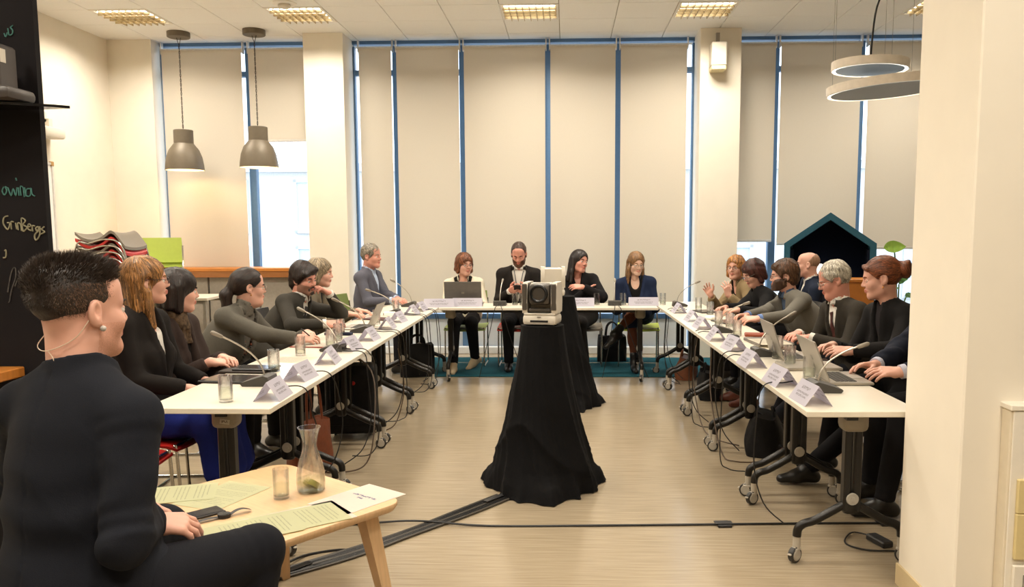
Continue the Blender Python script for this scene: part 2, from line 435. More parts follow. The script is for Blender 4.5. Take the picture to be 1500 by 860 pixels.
# cable duct with sockets on the pillar
m_duct = M('duct_plastic', 'ded3bd', .45, var=.03)
m_sock = M('socket_cream', 'd8c691', .45, var=.03)
m_sockw = M('socket_white', 'e9e3d6', .35, var=.02)
d = thing('cable_duct', 'white vertical cable duct on the near pillar carrying the socket panels', 'cable duct', (1.715, 2.899, .10))
MB().box((0, -.03, .375), (.34, .06, .79), bev=.004).build('channel', m_duct, d)
MB().box((.0, -.064, .375), (.325, .008, .79), bev=.002).build('cover', m_sockw, d)
MB().box((0, -.034, .782), (.35, .076, .02), bev=.003).build('cap', m_sockw, d)
def sockets(z, k, label):
    h = .05 * k + .016 if k > 2 else .122
    t = thing('socket_panel', label, 'socket', (1.668, 2.831, z))
    MB().box((0, -.008, 0), (.19, .016, h), bev=.003).build('plate', m_sock, t)
    MB().box((.01, -.018, 0), (.1, .006, h - .022), bev=.002).build('inset', m_sockw, t)
    for i in range(k):
        zz = (i - (k - 1) / 2) * .048
        R = Matrix.Rotation(math.pi / 2, 3, 'X')
        for xx in (-.012, .036):
            s = MB().lathe([(.022, 0), (.022, .006), (.018, .006), (.016, -.004), (0, -.004)], (xx, -.0215, zz), 20, R=R).build('socket_face', m_sockw, t)
            h2 = MB()
            for q in (-1, 1): h2.cyl((xx + q * .009, -.0185, zz - .004 * q), (xx + q * .009, -.0165, zz - .004 * q), .0035, 8)
            h2.build('pin_hole', m_blackp, s)
    return t
sockets(.57, 2, 'cream two-row socket panel, upper one on the cable duct')
sockets(.424, 3, 'cream three-row socket panel, lower one on the cable duct')
t = thing('data_outlet', 'white data outlet below the socket panels on the cable duct', 'socket', (1.668, 2.831, .235))
MB().box((0, -.008, 0), (.19, .016, .17), bev=.003).build('plate', m_sockw, t)
m_ = MB()
for (cx_, cz_, dx, dz) in ((0, .05, .12, .004), (0, -.05, .12, .004), (-.06, 0, .004, .104), (.06, 0, .004, .104)): m_.box((cx_, -.017, cz_), (dx, .003, dz))
m_.build('border', m_grey, t)
MB().box((-.015, -.018, .0), (.03, .006, .02)).build('port', m_blackp, t)
# chalkboard wall on the left ----------------------------------------------
struct('wall_near_left', MB().box((-2.755, 3.23, CZ / 2), (1.36, .03, CZ)), m_black)
m_chalk = M('chalk_mint', '4f7d76', .9, var=.3, scale=90)
m_chalk2 = M('chalk_cream', '8f8a72', .9, var=.3, scale=90)
m_chalk3 = M('chalk_faint', '55524f', .9, var=.4, scale=60)
def chalk(name, strokes, m, label, r=.0026, dx=0):
    mb = MB()
    for st in strokes:
        pts = [chalk_pt(p[0] + dx, p[1]) for p in st]
        mb.tube(path(pts, 4), r, 5)
    o = mb.build(name, m); tag(o, label, 'chalk writing')
    return o
def chalk_pt(x, y):
    # x and y in steps of 2.7 mm on the face of the board
    return (-2.072 + (x - 68) * .00268 , 3.2125, 1.5 - (y - 336) * .00268)
# the handwriting on the chalkboard
chalk('chalk_word', [[(0, 47), (2, 52), (5, 46)], [(6, 40), (7, 50)], [(14, 36), (10, 39), (13, 43), (12, 48), (8, 50)]], m_chalk, 'mint chalk letters "is" high on the black wall, above the shelf camera', dx=23)
chalk('chalk_word', [[(0, 268), (-3, 274), (0, 280), (4, 274), (2, 268), (6, 270)], [(6, 269), (10, 281), (14, 271), (17, 281), (20, 269)], [(22, 269), (22, 281)], [(19, 255), (20, 259)], [(25, 281), (25, 268), (29, 270), (30, 283)], [(31, 269), (33, 282)], [(40, 271), (34, 272), (33, 281), (39, 281), (41, 270), (42, 279), (46, 282)]], m_chalk, 'mint chalk name in looped letters on the black wall, below the shelf', dx=6)
chalk('chalk_word', [[(6, 311), (0, 313), (-2, 322), (4, 331), (8, 322), (4, 321)], [(10, 331), (10, 320), (14, 320)], [(17, 321), (18, 331)], [(20, 332), (20, 322), (24, 323), (25, 333)], [(27, 334), (26, 315), (32, 318), (28, 324), (34, 328), (28, 334)], [(35, 328), (40, 326), (37, 323), (35, 330), (40, 333)], [(42, 334), (42, 326), (46, 326)], [(51, 327), (47, 329), (49, 334), (53, 327), (52, 340), (46, 347), (45, 339), (56, 330)], [(60, 327), (56, 331), (60, 335), (54, 338)]], m_chalk2, 'yellowish chalk name "GrinBergs" on the black wall beside the whiteboard edge', .003, dx=3)
chalk('chalk_word', [[(0, 363), (2, 362), (1, 372), (-3, 373)]], m_chalk2, 'single short chalk stroke under the yellowish chalk name', .003)
chalk('chalk_scrawl', [[(0, 425), (8, 395), (14, 388), (14, 402), (6, 422), (2, 438), (0, 440)], [(12, 416), (18, 404), (22, 412), (26, 403), (28, 409)], [(22, 404), (36, 410), (44, 390)]], m_chalk3, 'faint large chalk scrawl low on the black wall behind the seated man', .0025)

# ------------------------------------------------------------------ outside
m_fac = M('facade_pale', 'e4e2de', .8)
m_facw = M('facade_glass', 'd3dce4', .4)
gnd = MB().box((0, 32, -1.05), (120, 43.5, .1)).build('street', M('street_grey', '9a9a98', .9)); gnd['kind'] = 'structure'
fb = thing('apartment_building', 'pale office building across the street, seen through the gaps under the blinds', 'building', (0, 26, -1))
MB().box((0, 2, 2.2), (60, 4, 4.4)).build('wall', m_fac, fb)
MB().box((0, 1.9, 4.5), (60.6, 4.4, .25)).build('cornice', m_fac, fb)
wm = MB().box((0, 0, 0), (1.5, .12, 1.5)).mesh('window'); wm.materials.append(m_facw)
fm = MB()
for (cx_, cz_, dx, dz) in ((0, .8, 1.7, .1), (0, -.8, 1.7, .1), (-.8, 0, .1, 1.7), (.8, 0, .1, 1.7), (0, 0, .08, 1.6)): fm.box((cx_, -.07, cz_), (dx, .12, dz))
fmm = fm.mesh('window_frame'); fmm.materials.append(m_fac)
for k in range(18):
    for z in (1.2, 3.3):
        o = bpy.data.objects.new('window', wm); C.objects.link(o); o.parent = fb; o.location = (-27 + 3.2 * k, -.02, z)
        q = bpy.data.objects.new('window_frame', fmm); C.objects.link(q); q.parent = o
# ------------------------------------------------------------------ carpet
m_carpet = M('carpet_teal', '1b4f5b', .95, var=.3, scale=180, bump=.6)
tag(MB().box((.45, 8.915, .006), (4.3, 1.25, .012), bev=.004).build('rug', m_carpet), 'teal low pile rug under the far table and its four people', 'rug')
# ------------------------------------------------------------------ tables
m_top = M('tabletop_white', 'dad2c2', .3, var=.015)
m_edge = M('tabletop_edge', 'd8cdb4', .45, var=.02)
m_hous = M('joint_grey', '8d8578', .45, var=.03)
m_tyre = M('castor_tyre', '2a2826', .5)
m_hubg = M('castor_hub', 'a39d92', .4)
def castor_mesh():
    R = Matrix.Rotation(math.pi / 2, 3, 'X')
    a = MB().lathe([(.014, -.013), (.034, -.013), (.037, -.009), (.037, .009), (.034, .013), (.014, .013)], (.012, 0, .037), 20, R=R)
    b_ = MB()
    for s in (-1, 1): b_.lathe([(.0005, s * .0165), (.024, s * .0165), (.027, s * .013)], (.012, 0, .037), 18, R=R)
    c_ = MB().cyl((0, 0, .066), (0, 0, .13), .017, 14).box((.006, 0, .062), (.05, .034, .022), bev=.008).box((.047, 0, .045), (.02, .02, .008), bev=.003)
    return a.mesh('wheel'), b_.mesh('wheel_hub'), c_.mesh('castor_stem')
CM = castor_mesh(); CM[0].materials.append(m_tyre); CM[1].materials.append(m_hubg); CM[2].materials.append(M('castor_stem', 'aaa294', .4))
def castor(parent, x, y, a):
    o = bpy.data.objects.new('castor', CM[2]); C.objects.link(o); o.parent = parent; o.location = (x, y, 0); o.rotation_euler = (0, 0, a)
    for q, nm in ((CM[0], 'wheel'), (CM[1], 'wheel_hub')):
        w = bpy.data.objects.new(nm, q); C.objects.link(w); w.parent = o
def table(cx_, cy_, length, width, label, rotz=0, ins=(.06, .06), reach=.25, off=0.0):
    t = thing('flip_top_table', label, 'table', (cx_, cy_, 0), rotz, 'white wheeled conference tables')
    tp = MB().box((0, 0, .7275), (width, length - .004, .025), bev=.0025).build('tabletop', m_top, t)
    MB().box((0, 0, .69), (.05, length - ins[0] - ins[1], .04)).build('cross_beam', m_blackm, t)
    done = []
    for k, sgn in enumerate((-1, 1)):
        y = sgn * (length / 2 - ins[k])
        c_ = MB()
        c_.box((-.022, y, .45), (.034, .05, .42), bev=.006).box((.022, y, .45), (.034, .05, .42), bev=.006)
        c_.box((0, y, .27), (.075, .052, .09), bev=.02, seg=2)
        c_.build('column', m_blackm, t)
        MB().box((0, y - sgn * .0, .660), (.115, .105, .105), bev=.028, seg=3).build('joint_housing', m_hous, t)
        R = Matrix.Rotation(math.pi / 2, 3, 'X')
        for s in (-1, 1): MB().lathe([(.0005, s * .034), (.012, s * .034), (.012, s * .031), (.026, s * .031), (.029, s * .024)], (0, y, .3), 18, R=R).build('hub_cap', m_hubg, t)
        for s in (-1, 1):
            p = [(s * .02, y, .275), (s * .06, y, .25), (s * (reach - .08), y, .195), (s * (reach - .03), y, .178), (s * (reach - .005), y, .155), (s * reach, y, .12)]
            MB().tube(path(p, 4), .0195, 12).build('foot_arm', m_blackm, t)
            castor(t, s * reach, y, rnd.uniform(-.7, .7) + (0 if s > 0 else math.pi))
        if off:
            for o in t.children:
                if o.name.split('.')[0] in ('column', 'joint_housing', 'hub_cap', 'foot_arm', 'castor') and o.location.x == (0 if o.name.split('.')[0] != 'castor' else o.location.x) and o not in done: o.location.x += off; done.append(o)
    return t
LT = [(3.42, 4.50), (4.50, 5.58), (5.58, 6.66), (6.66, 7.72), (7.72, 8.75)]
lab = ['nearest', 'second', 'third', 'fourth', 'farthest']
for k, (a, c) in enumerate(LT):
    tb_ = table(-1.56, (a + c) / 2, c - a, .56, 'white wheeled folding table, %s of the left-hand row' % lab[k], 0, (.21 if k == 0 else .07, .2 if k == 4 else .07), .26)
    if k == 0:
        st = MB().box((.012, -(c - a) / 2 + .21 - .0545, .645), (.045, .002, .022), Matrix.Rotation(.12, 3, 'Y')).build('sticker', printm('sticker', (.75, .73, .68), (.25, .22, .2), [(.5, .26, .2, .75, 9)]), tb_)
        planar_uv(st, lambda co: ((co.x + .012) / .05, (co.z - .634) / .022))
RT = [(3.40, 4.46), (4.46, 5.54), (5.54, 6.61), (6.61, 7.68), (7.68, 8.72)]
for k, (a, c) in enumerate(RT):
    table(1.242 - .018 * ((a + c) / 2 - 3.9), (a + c) / 2, c - a, .484, 'white wheeled folding table, %s of the right-hand row' % lab[k], .018, (.21 if k == 0 else .065, .2 if k == 4 else .065), .235, .03)
table(-.728, 8.30, 1.09, .52, 'white wheeled folding table, left half of the far cross table', math.pi / 2, (.065, .085), .25)
table(.364, 8.30, 1.09, .52, 'white wheeled folding table, right half of the far cross table', math.pi / 2, (.16, .065), .25)
# ------------------------------------------------------------------ chairs
def chair_meshes():
    fr = MB()
    for s in (-1, 1):
        x = .215 * s
        fr.tube(path([(x, .19, .435), (x, .2, .40), (x, .215, .05), (x, .205, .012), (x, .17, .009), (x, -.2, .009), (x, -.235, .012), (x, -.24, .05), (x, -.2, .45), (x, -.235, .60), (x, -.25, .74)], 5), .0085, 8)
    fr.tube([(-.215, .19, .43), (.215, .19, .43)], .0085, 8); fr.tube([(-.215, -.2, .43), (.215, -.2, .43)], .0085, 8)
    fr.tube([(-.215, -.05, .009), (.215, -.05, .009)], .007, 8)
    seat = MB(); rows = []
    for i in range(9):
        v = i / 8; y = -.21 + .42 * v; row = []
        for k in range(9):
            u = k / 8 - .5; row.append((u * .46, y, .447 - .012 * math.cos(u * math.pi) + .006 * math.cos(v * 3) - .02 * max(0, v - .85) * 6))
        rows.append(row)
    seat.grid(rows); lo = [[(p[0], p[1], p[2] - .012) for p in r_] for r_ in rows]; seat.grid([r_[::-1] for r_ in lo])
    per = lambda R_: [R_[0][k] for k in range(9)] + [R_[i][8] for i in range(1, 9)] + [R_[8][k] for k in range(7, -1, -1)] + [R_[i][0] for i in range(7, 0, -1)]
    seat.grid([per(lo), per(rows)], close_u=True)
    bk = MB(); rows = []
    for i in range(8):
        v = i / 7; z = .57 + .25 * v; row = []
        for k in range(9):
            u = k / 8 - .5; row.append((u * (.45 - .04 * v), -.232 - .05 * v - .03 * math.cos(u * math.pi), z))
        rows.append(row)
    bk.grid(rows[::-1]); lo = [[(p[0], p[1] + .011, p[2]) for p in r_] for r_ in rows]; bk.grid(lo)
    per = lambda R_: [R_[0][k] for k in range(9)] + [R_[i][8] for i in range(1, 8)] + [R_[7][k] for k in range(7, -1, -1)] + [R_[i][0] for i in range(6, 0, -1)]
    bk.grid([per(lo), per(rows)], close_u=True)
    return fr, seat, bk
CH = [m_.mesh(nm) for m_, nm in zip(chair_meshes(), ('frame', 'seat', 'backrest'))]
CHM = {}
def chair(x, y, a, col, label, cname='meeting chairs'):
    """a = direction the chair faces, radians from +x"""
    t = thing('meeting_chair', label, 'chair', (x, y, 0), a - math.pi / 2, cname)
    for me, nm in zip(CH, ('frame', 'seat', 'backrest')):
        key = (nm, col)
        if key not in CHM:
            mm = me.copy(); mm.materials.clear(); mm.materials.append(m_chrome if nm == 'frame' else M('chair_shell_' + col[0], col[1], .42, var=.03)); CHM[key] = mm
        o = bpy.data.objects.new(nm, CHM[key]); C.objects.link(o); o.parent = t
    return t
RED = ('red', 'b5201a'); GRN = ('green', '7f8f4a'); LIM = ('lime', 'a8b84a'); DGY = ('dark', '2b2a2a'); OLV = ('grey_brown', '6f665a'); NVY = ('navy', '1b2230'); MAR = ('maroon', '5e1620')
# ------------------------------------------------------------------ small things on the tables
TT = .7405
m_gl = realglass('tumbler_glass', .55)
m_wat = glassm('water', (.90, .93, .88), .1)
def tumbler(x, y, label, group, z=TT, water=.4, h=.12, r=.032):
    t = thing('drinking_glass', label, 'glass', (x, y, z), 0, group)
    MB().lathe([(.001, .0), (r * .94, .0), (r * .97, .004), (r, h), (r - .0022, h), (r * .95 - .0022, .012), (.001, .010)], seg=24).build('tumbler', m_gl, t)
    if water: MB().lathe([(.001, .011), (r * .95 - .003, .0125), (r * .97 - .003, h * water), (.001, h * water)], seg=20).build('water', m_wat, t)
    return t
m_card = printm('name_card', hx('d9d6e0'), hx('aaa6ae'), [(.70, .07, .28, .72, 26), (.46, .045, .18, .82, 40), (.32, .045, .22, .78, 40)])
def card(x, y, a, label, w=.21, hgt=.088, dep=.062, group='folded name cards'):
    """tent card; a = heading of the printed face (radians from +x)"""
    mb = MB(); th = .0012
    L_, R_, T_ = (-dep, 0), (dep, 0), (0, hgt)
    for q0, q1 in (((-dep, 0), (0, hgt)), ((dep, 0), (0, hgt))):
        s = 1 if q0[0] > 0 else -1
        vs = []
        for xx in (-w / 2, w / 2):
            vs += [(xx, q0[0], q0[1]), (xx, q1[0], q1[1]), (xx, q1[0] - s * th * 0, q1[1] - th * 1.5), (xx, q0[0] - s * th * 1.5, q0[1])]
        mb.add(vs, [(0, 4, 5, 1), (1, 5, 6, 2), (2, 6, 7, 3), (3, 7, 4, 0), (0, 1, 2, 3), (7, 6, 5, 4)])
    o = mb.build('name_card', m_card, smooth=False); tag(o, label, 'name card', group)
    planar_uv(o, lambda co: ((.5 + co.x / w) if co.y <= 0 else (.5 - co.x / w), co.z / hgt))
    o.location = (x, y, TT); o.rotation_euler = (0, 0, a + math.pi / 2)
    return o
m_mic = M('microphone_base', '3a3733', .45, var=.05); m_neck = M('microphone_neck', 'b5ada0', .3, .8, var=.05); m_mhead = M('microphone_head', '8c8478', .55, .4)
def mic(x, y, a, tip, label, group='gooseneck microphones'):
    """a = heading of the speaker's side of the base"""
    t = thing('desk_microphone', label, 'microphone', (x, y, TT), a - math.pi / 2, group)
    mb = MB(); w = .075; prof = [(-.075, 0), (.06, 0), (.07, .012), (.062, .02), (-.045, .052), (-.068, .045)]
    mb.prism(prof, .13, ex=(0, 1, 0), ey=(0, 0, 1)); mb.build('base', m_mic, t, angle=25)
    MB().box((.045, -.0, .035), (.018, .03, .004), Matrix.Rotation(-.3, 3, 'X'), mi=0).cyl((.03, -.076, .02), (.03, -.07, .02), .004, 8).build('button', m_blackp, t)
    R = Matrix.Rotation(-(a - math.pi / 2), 3, 'Z'); tp = R @ (Vector(tip) - Vector((x, y, TT)))
    b0 = Vector((0, -.03, .045)); c_ = b0 + Vector((0, 0, .11)) + (tp - b0) * .05
    pts = arc(b0, c_, tp, 12); d = (pts[-1] - pts[-3]).normalized()
    MB().tube(pts, .0042, 8).build('gooseneck', m_neck, t)
    h = MB().tube([tp - d * .035, tp - d * .03, tp + d * .0, tp + d * .018, tp + d * .026], [.005, .009, .0105, .0105, .006], 12); h.build('microphone_head', m_mhead, t)
    return t
def cable(name, pts, label, m=None, r=.0035, n=6, group=None, cat='cable'):
    o = MB().tube(path(pts, n), r, 6).build(name, m or m_blackp); tag(o, label, cat, group); return o
# left row: cards, microphones, glasses
lc = [(-1.35, 3.66), (-1.38, 4.14), (-1.39, 4.67), (-1.40, 5.17), (-1.39, 5.66), (-1.41, 6.34), (-1.42, 6.80), (-1.42, 7.42), (-1.40, 7.74)]
nth = ['first', 'second', 'third', 'fourth', 'fifth', 'sixth', 'seventh', 'eighth', 'ninth']
for k, (x, y) in enumerate(lc): card(x, y, rnd.uniform(-.12, .1), 'white folded name card, %s from the near end of the left table row' % nth[k], w=.2 if k < 5 else .19)
rc_ = [(1.08, 3.60), (1.06, 4.03), (1.04, 4.58), (1.07, 5.20), (1.04, 5.67), (1.06, 6.38), (1.06, 6.86), (1.04, 7.56)]
for k, (x, y) in enumerate(rc_): card(x, y, math.pi + rnd.uniform(-.1, .15), 'white folded name card, %s from the near end of the right table row' % nth[k], w=.21 if k < 5 else .19)
for x, y, a, l in [(-1.28, 8.13, -1.45, 'white name card at the left corner of the far table'), (-1.0, 8.2, -1.57, 'white name card in front of the laptop on the far table'), (.13, 8.22, -1.57, 'white name card before the woman in the black shirt'), (.78, 8.27, -1.57, 'white name card before the woman in the navy jacket')]:
    card(x, y, a, l, w=.30, hgt=.085, dep=.05)
TIPL = [(-1.69, 3.85, 1.01), (-1.72, 5.2, 1.0), (-1.71, 5.95, 1.0), (-1.77, 7.2, .98), (-1.74, 8.1, 1.01)]
BL = [(-1.54, 3.98), (-1.50, 5.14), (-1.56, 6.1), (-1.6, 7.4), (-1.6, 8.2)]
for (x, y), tp, k in zip(BL, TIPL, nth): mic(x, y, math.pi, tp, 'dark desk microphone with a silver gooseneck, %s from the near end of the left row' % k)
TIPR = [(1.41, 3.88, .955), (1.38, 5.0, .99), (1.31, 5.95, .97), (1.3, 8.1, .99)]
BR = [(1.22, 3.85), (1.2, 4.95), (1.17, 6.1), (1.14, 8.2)]
for (x, y), tp, k in zip(BR, TIPR, nth): mic(x, y, 0, tp, 'dark desk microphone with a silver gooseneck, %s from the near end of the right row' % k)
mic(-.68, 8.32, math.pi / 2, (-.66, 8.42, .99), 'dark desk microphone on the far table in front of the man with a lanyard')
mic(.49, 8.33, math.pi / 2, (.5, 8.43, .99), 'dark desk microphone on the far table between the two women')
gl_l = [(-1.53, 3.56), (-1.6, 4.36), (-1.64, 4.93), (-1.56, 5.3), (-1.60, 5.62), (-1.66, 5.90), (-1.56, 6.62), (-1.6, 7.58)]
for k, (x, y) in enumerate(gl_l): tumbler(x, y, 'clear water glass, %s from the near end of the left table row' % nth[k], 'water glasses', water=(.55 if k == 0 else .3))
gl_r = [(1.24, 4.16), (1.25, 4.56), (1.25, 4.83), (1.23, 5.88), (1.27, 6.36), (1.22, 6.55), (1.30, 7.4), (1.27, 7.86)]
for k, (x, y) in enumerate(gl_r): tumbler(x, y, 'clear water glass, %s from the near end of the right table row' % nth[k], 'water glasses', water=(.5 if k < 2 else .3), h=(.135 if k == 2 else .115))
for x, y, l in [(-1.19, 8.30, 'water glass between the name cards left of the laptop'), (-.53, 8.36, 'water glass before the man with a lanyard'), (-.45, 8.34, 'second water glass before the man with a lanyard, nearer the camera head'), (.31, 8.37, 'water glass beside the name card of the woman in the black shirt'), (.58, 8.36, 'water glass left of the far right name card'), (.985, 8.36, 'water glass at the right end of the far table')]:
    tumbler(x, y, l, 'water glasses', water=.35)
# laptops and tablets
m_alu2 = M('laptop_silver', 'a7a095', .38, .6, var=.04); m_key = M('keyboard_dark', '4d4a46', .6, var=.2); m_scr = M('screen_dark', '22252a', .15)
def laptop(x, y, a, open_deg, label, w=.31, d=.215, m=m_alu2):
    """a = heading the user sits at"""
    t = thing('laptop', label, 'laptop', (x, y, TT), a - math.pi / 2 + math.pi)
    MB().box((0, 0, .008), (w, d, .014), bev=.004).build('base', m, t)
    kb = MB()
    for r_ in range(5):
        for k in range(12): kb.box((-.125 + .0227 * k, .06 - .021 * r_, .0165), (.019, .0165, .003))
    kb.build('keyboard', m_key, t)
    MB().box((0, -.068, .0155), (.1, .06, .002)).build('touchpad', M('touchpad', 'b5aea4', .4, .3), t)
    A = math.radians(open_deg); R = Matrix.Rotation(math.pi - A, 3, 'X')
    hinge = Vector((0, d / 2, .017)); dirv = Vector((0, -math.cos(A), math.sin(A)))
    nn = Vector((0, math.sin(A), math.cos(A)))
    def lid(off, th, w_, h_, h0, nm, mt, bev):
        c_ = hinge + dirv * (h0 + h_ / 2) + nn * off
        RR = Matrix(((1, 0, 0), (0, dirv.y, nn.y), (0, dirv.z, nn.z)))
        return MB().box(c_, (w_, h_, th), RR, bev=bev).build(nm, mt, t)
    lid(0, .007, w, d, 0, 'lid', m, .003); lid(-.0042, .002, w - .018, d - .025, .014, 'screen', m_scr, 0)
    e = lid(.0039, .0012, .03, .02, d / 2 - .01, 'lid_emblem', M('emblem_grey', '8b857b', .3, .7), 0)
    return t
laptop(1.395, 4.14, 0, 112, 'open silver laptop nearest the pillar, keyboard in view', w=.33)
laptop(1.36, 4.86, 0, 108, 'open silver laptop second from the pillar, before the grey-haired man', w=.32)
laptop(-1.055, 8.40, math.pi / 2, 100, 'open grey laptop seen from behind, before the woman in the cream jacket', w=.38, d=.235, m=M('laptop_grey', '5f5a55', .5, .2))
laptop(-1.64, 6.35, math.pi, 115, 'open thin laptop seen edge on, on the left table row', w=.28, d=.2)
def slab(name, x, y, z, d, a, m, label, cat, bev=.003, screen=False):
    t = MB().box((0, 0, d[2] / 2), d, bev=bev).build(name, m); put(t, (x, y, z), a); tag(t, label, cat)
    if screen: MB().box((0, 0, d[2] + .0006), (d[0] - .012, d[1] - .016, .001)).build('screen', m_scr, t)
    return t
m_tab = M('tablet_black', '201d1c', .35)
slab('tablet', -1.72, 4.09, TT, (.2, .27, .012), 1.45, m_tab, 'black tablet flat on the left table before the woman with the dark bob', 'tablet', screen=True)
slab('notebook', -1.745, 4.38, TT, (.2, .26, .012), 1.5, M('notebook_dark', '3a332f', .6), 'closed dark notebook on the left table, behind the black tablet', 'notebook')
slab('tablet', -1.70, 4.37, TT + .0125, (.14, .22, .01), 1.52, m_tab, 'smaller black tablet lying on the closed dark notebook', 'tablet', screen=True)
m_paper = printm('typed_paper', hx('e6e0d2'), hx('c4beb3'), [(.9 - .055 * k, .012, .1, .9 - .1 * (k % 3 == 0), 60) for k in range(14)])
def paper(x, y, z, a, label, m=None, w=.21, h=.297, th=.0012, name='paper_sheet', curl=0.0):
    mb = MB(); N_ = 6
    up = [[(-w / 2 + w * k / N_, -h / 2 + h * i / N_, th + curl * ((k / N_ - .5) ** 2) * (i / N_)) for k in range(N_ + 1)] for i in range(N_ + 1)]
    dn = [[(p[0], p[1], p[2] - th) for p in r_[::-1]] for r_ in up]
    mb.grid(up); mb.grid(dn)
    o = mb.build(name, m or m_paper); planar_uv(o, lambda co: (co.x / w + .5, co.y / h + .5)); put(o, (x, y, z), a)
    return tag(o, label, 'paper')
paper(-1.67, 4.76, TT, 1.5, 'white sheet on the left table behind the third water glass')
slab('folder', -1.66, 5.36, TT, (.22, .31, .006), 1.45, M('folder_red', '8e4a3e', .6), 'thin reddish folder under the papers on the left table', 'folder')
paper(-1.655, 5.37, TT + .0065, 1.5, 'white sheet lying on the reddish folder')
paper(-1.66, 5.72, TT, 1.55, 'white notes before the bearded man in the dark suit')
slab('pen_case', -1.68, 5.92, TT, (.06, .2, .02), 1.5, M('case_navy', '1d2235', .6), 'dark narrow case on the notes of the left table', 'case')
slab('box', -1.60, 7.30, TT, (.1, .12, .035), .2, m_white, 'small white box before the grey-haired man in the blue-grey jacket', 'box')
slab('tablet', -1.62, 6.98, TT, (.17, .24, .012), 1.2, M('tablet_maroon', '4a2a2a', .4), 'dark red tablet case on the left table by the small white box', 'tablet')
slab('binder', 1.36, 5.50, TT, (.24, .32, .02), .1, M('binder_grey', '6f6862', .5), 'grey folder on the right table between the two silver laptops and the clasped hands', 'folder')
paper(1.35, 5.42, TT + .0205, .1, 'white paper on top of the grey folder on the right table')
slab('laptop_closed', 1.34, 4.52, TT, (.24, .3, .016), 1.6, m_alu2, 'flat closed grey laptop between the two open laptops', 'laptop')
slab('computer_mouse', 1.17, 5.72, TT, (.06, .1, .03), .4, m_blackp, 'black computer mouse beside the fifth name card', 'mouse', bev=.014)
slab('wallet', 1.36, 5.86, TT, (.1, .16, .022), 1.4, M('leather_rust', '8a3c1d', .5, bump=.2), 'rust leather case under the hands of the bearded man in grey', 'case', bev=.006)
slab('tablet', 1.33, 6.75, TT, (.18, .25, .01), .3, m_tab, 'black tablet before the dark-red-haired woman', 'tablet', screen=True)
slab('tablet', 1.30, 7.62, TT, (.18, .25, .01), .2, m_tab, 'black tablet before the blonde woman with raised hands', 'tablet', screen=True)
slab('saucer_box', 1.24, 6.98, TT, (.09, .09, .03), .5, m_white, 'small white box on the right table near the far microphone', 'box', bev=.01)
slab('binder_clip', 1.39, 5.18, TT, (.05, .09, .03), .4, M('clip_bronze', '5d5040', .4, .5), 'small bronze case beside the second silver laptop', 'case', bev=.01)
# cables looping from the microphones over the inner table edges
ci = 0
wh = 'over the inner edge of the left table'
for k, (y, dy, sag) in enumerate([(3.86, .05, .12), (4.28, .1, .2), (5.02, .02, .3), (5.12, .12, .45), (6.02, .05, .3), (6.12, .1, .5), (7.2, .05, .3), (7.3, .1, .45), (7.72, .08, .4), (7.8, .12, .3)]):
    cable('microphone_cable', [(-1.47, y, .765), (-1.38, y + .01, .752), (-1.30, y + .015, .752), (-1.262, y + .02, .72), (-1.255, y + dy, .62), (-1.25, y + dy + .05, .62 - sag), (-1.30, y + dy + .02, max(.03, .42 - sag)), (-1.42, y + dy, max(.02, .3 - sag))], 'black cable hanging over the left table edge, %s from the near end' % (nth + ['tenth'])[k], group='microphone cables')
for k, (y, dy, sag) in enumerate([(3.98, .06, .3), (4.88, .06, .5), (5.02, .1, .2), (6.02, .05, .5), (6.14, .1, .3), (7.6, .05, .2), (7.7, .1, .35), (7.84, .02, .3)]):
    cable('microphone_cable', [(1.12, y, .765), (1.06, y + .01, .752), (1.0, y + .015, .752), (.962, y + .02, .72), (.955, y + dy, .62), (.95, y + dy + .03, .62 - sag), (1.0, y + dy + .02, max(.03, .42 - sag)), (1.1, y + dy, max(.02, .3 - sag))], 'black cable hanging over the right table edge, %s from the near end' % nth[k], group='microphone cables')
for k, (x, dx) in enumerate([(-.70, -.12), (-.65, .16), (.48, -.08), (.52, .2)]):
    cable('microphone_cable', [(x, 8.25, .765), (x, 8.12, .752), (x, 8.05, .752), (x + dx * .1, 8.012, .72), (x + dx * .5, 8.0, .5), (x + dx, 8.03, .25), (x + dx * 1.5, 8.1, .03)], 'black cable hanging from the far table, %s from the left' % nth[k], group='microphone cables')
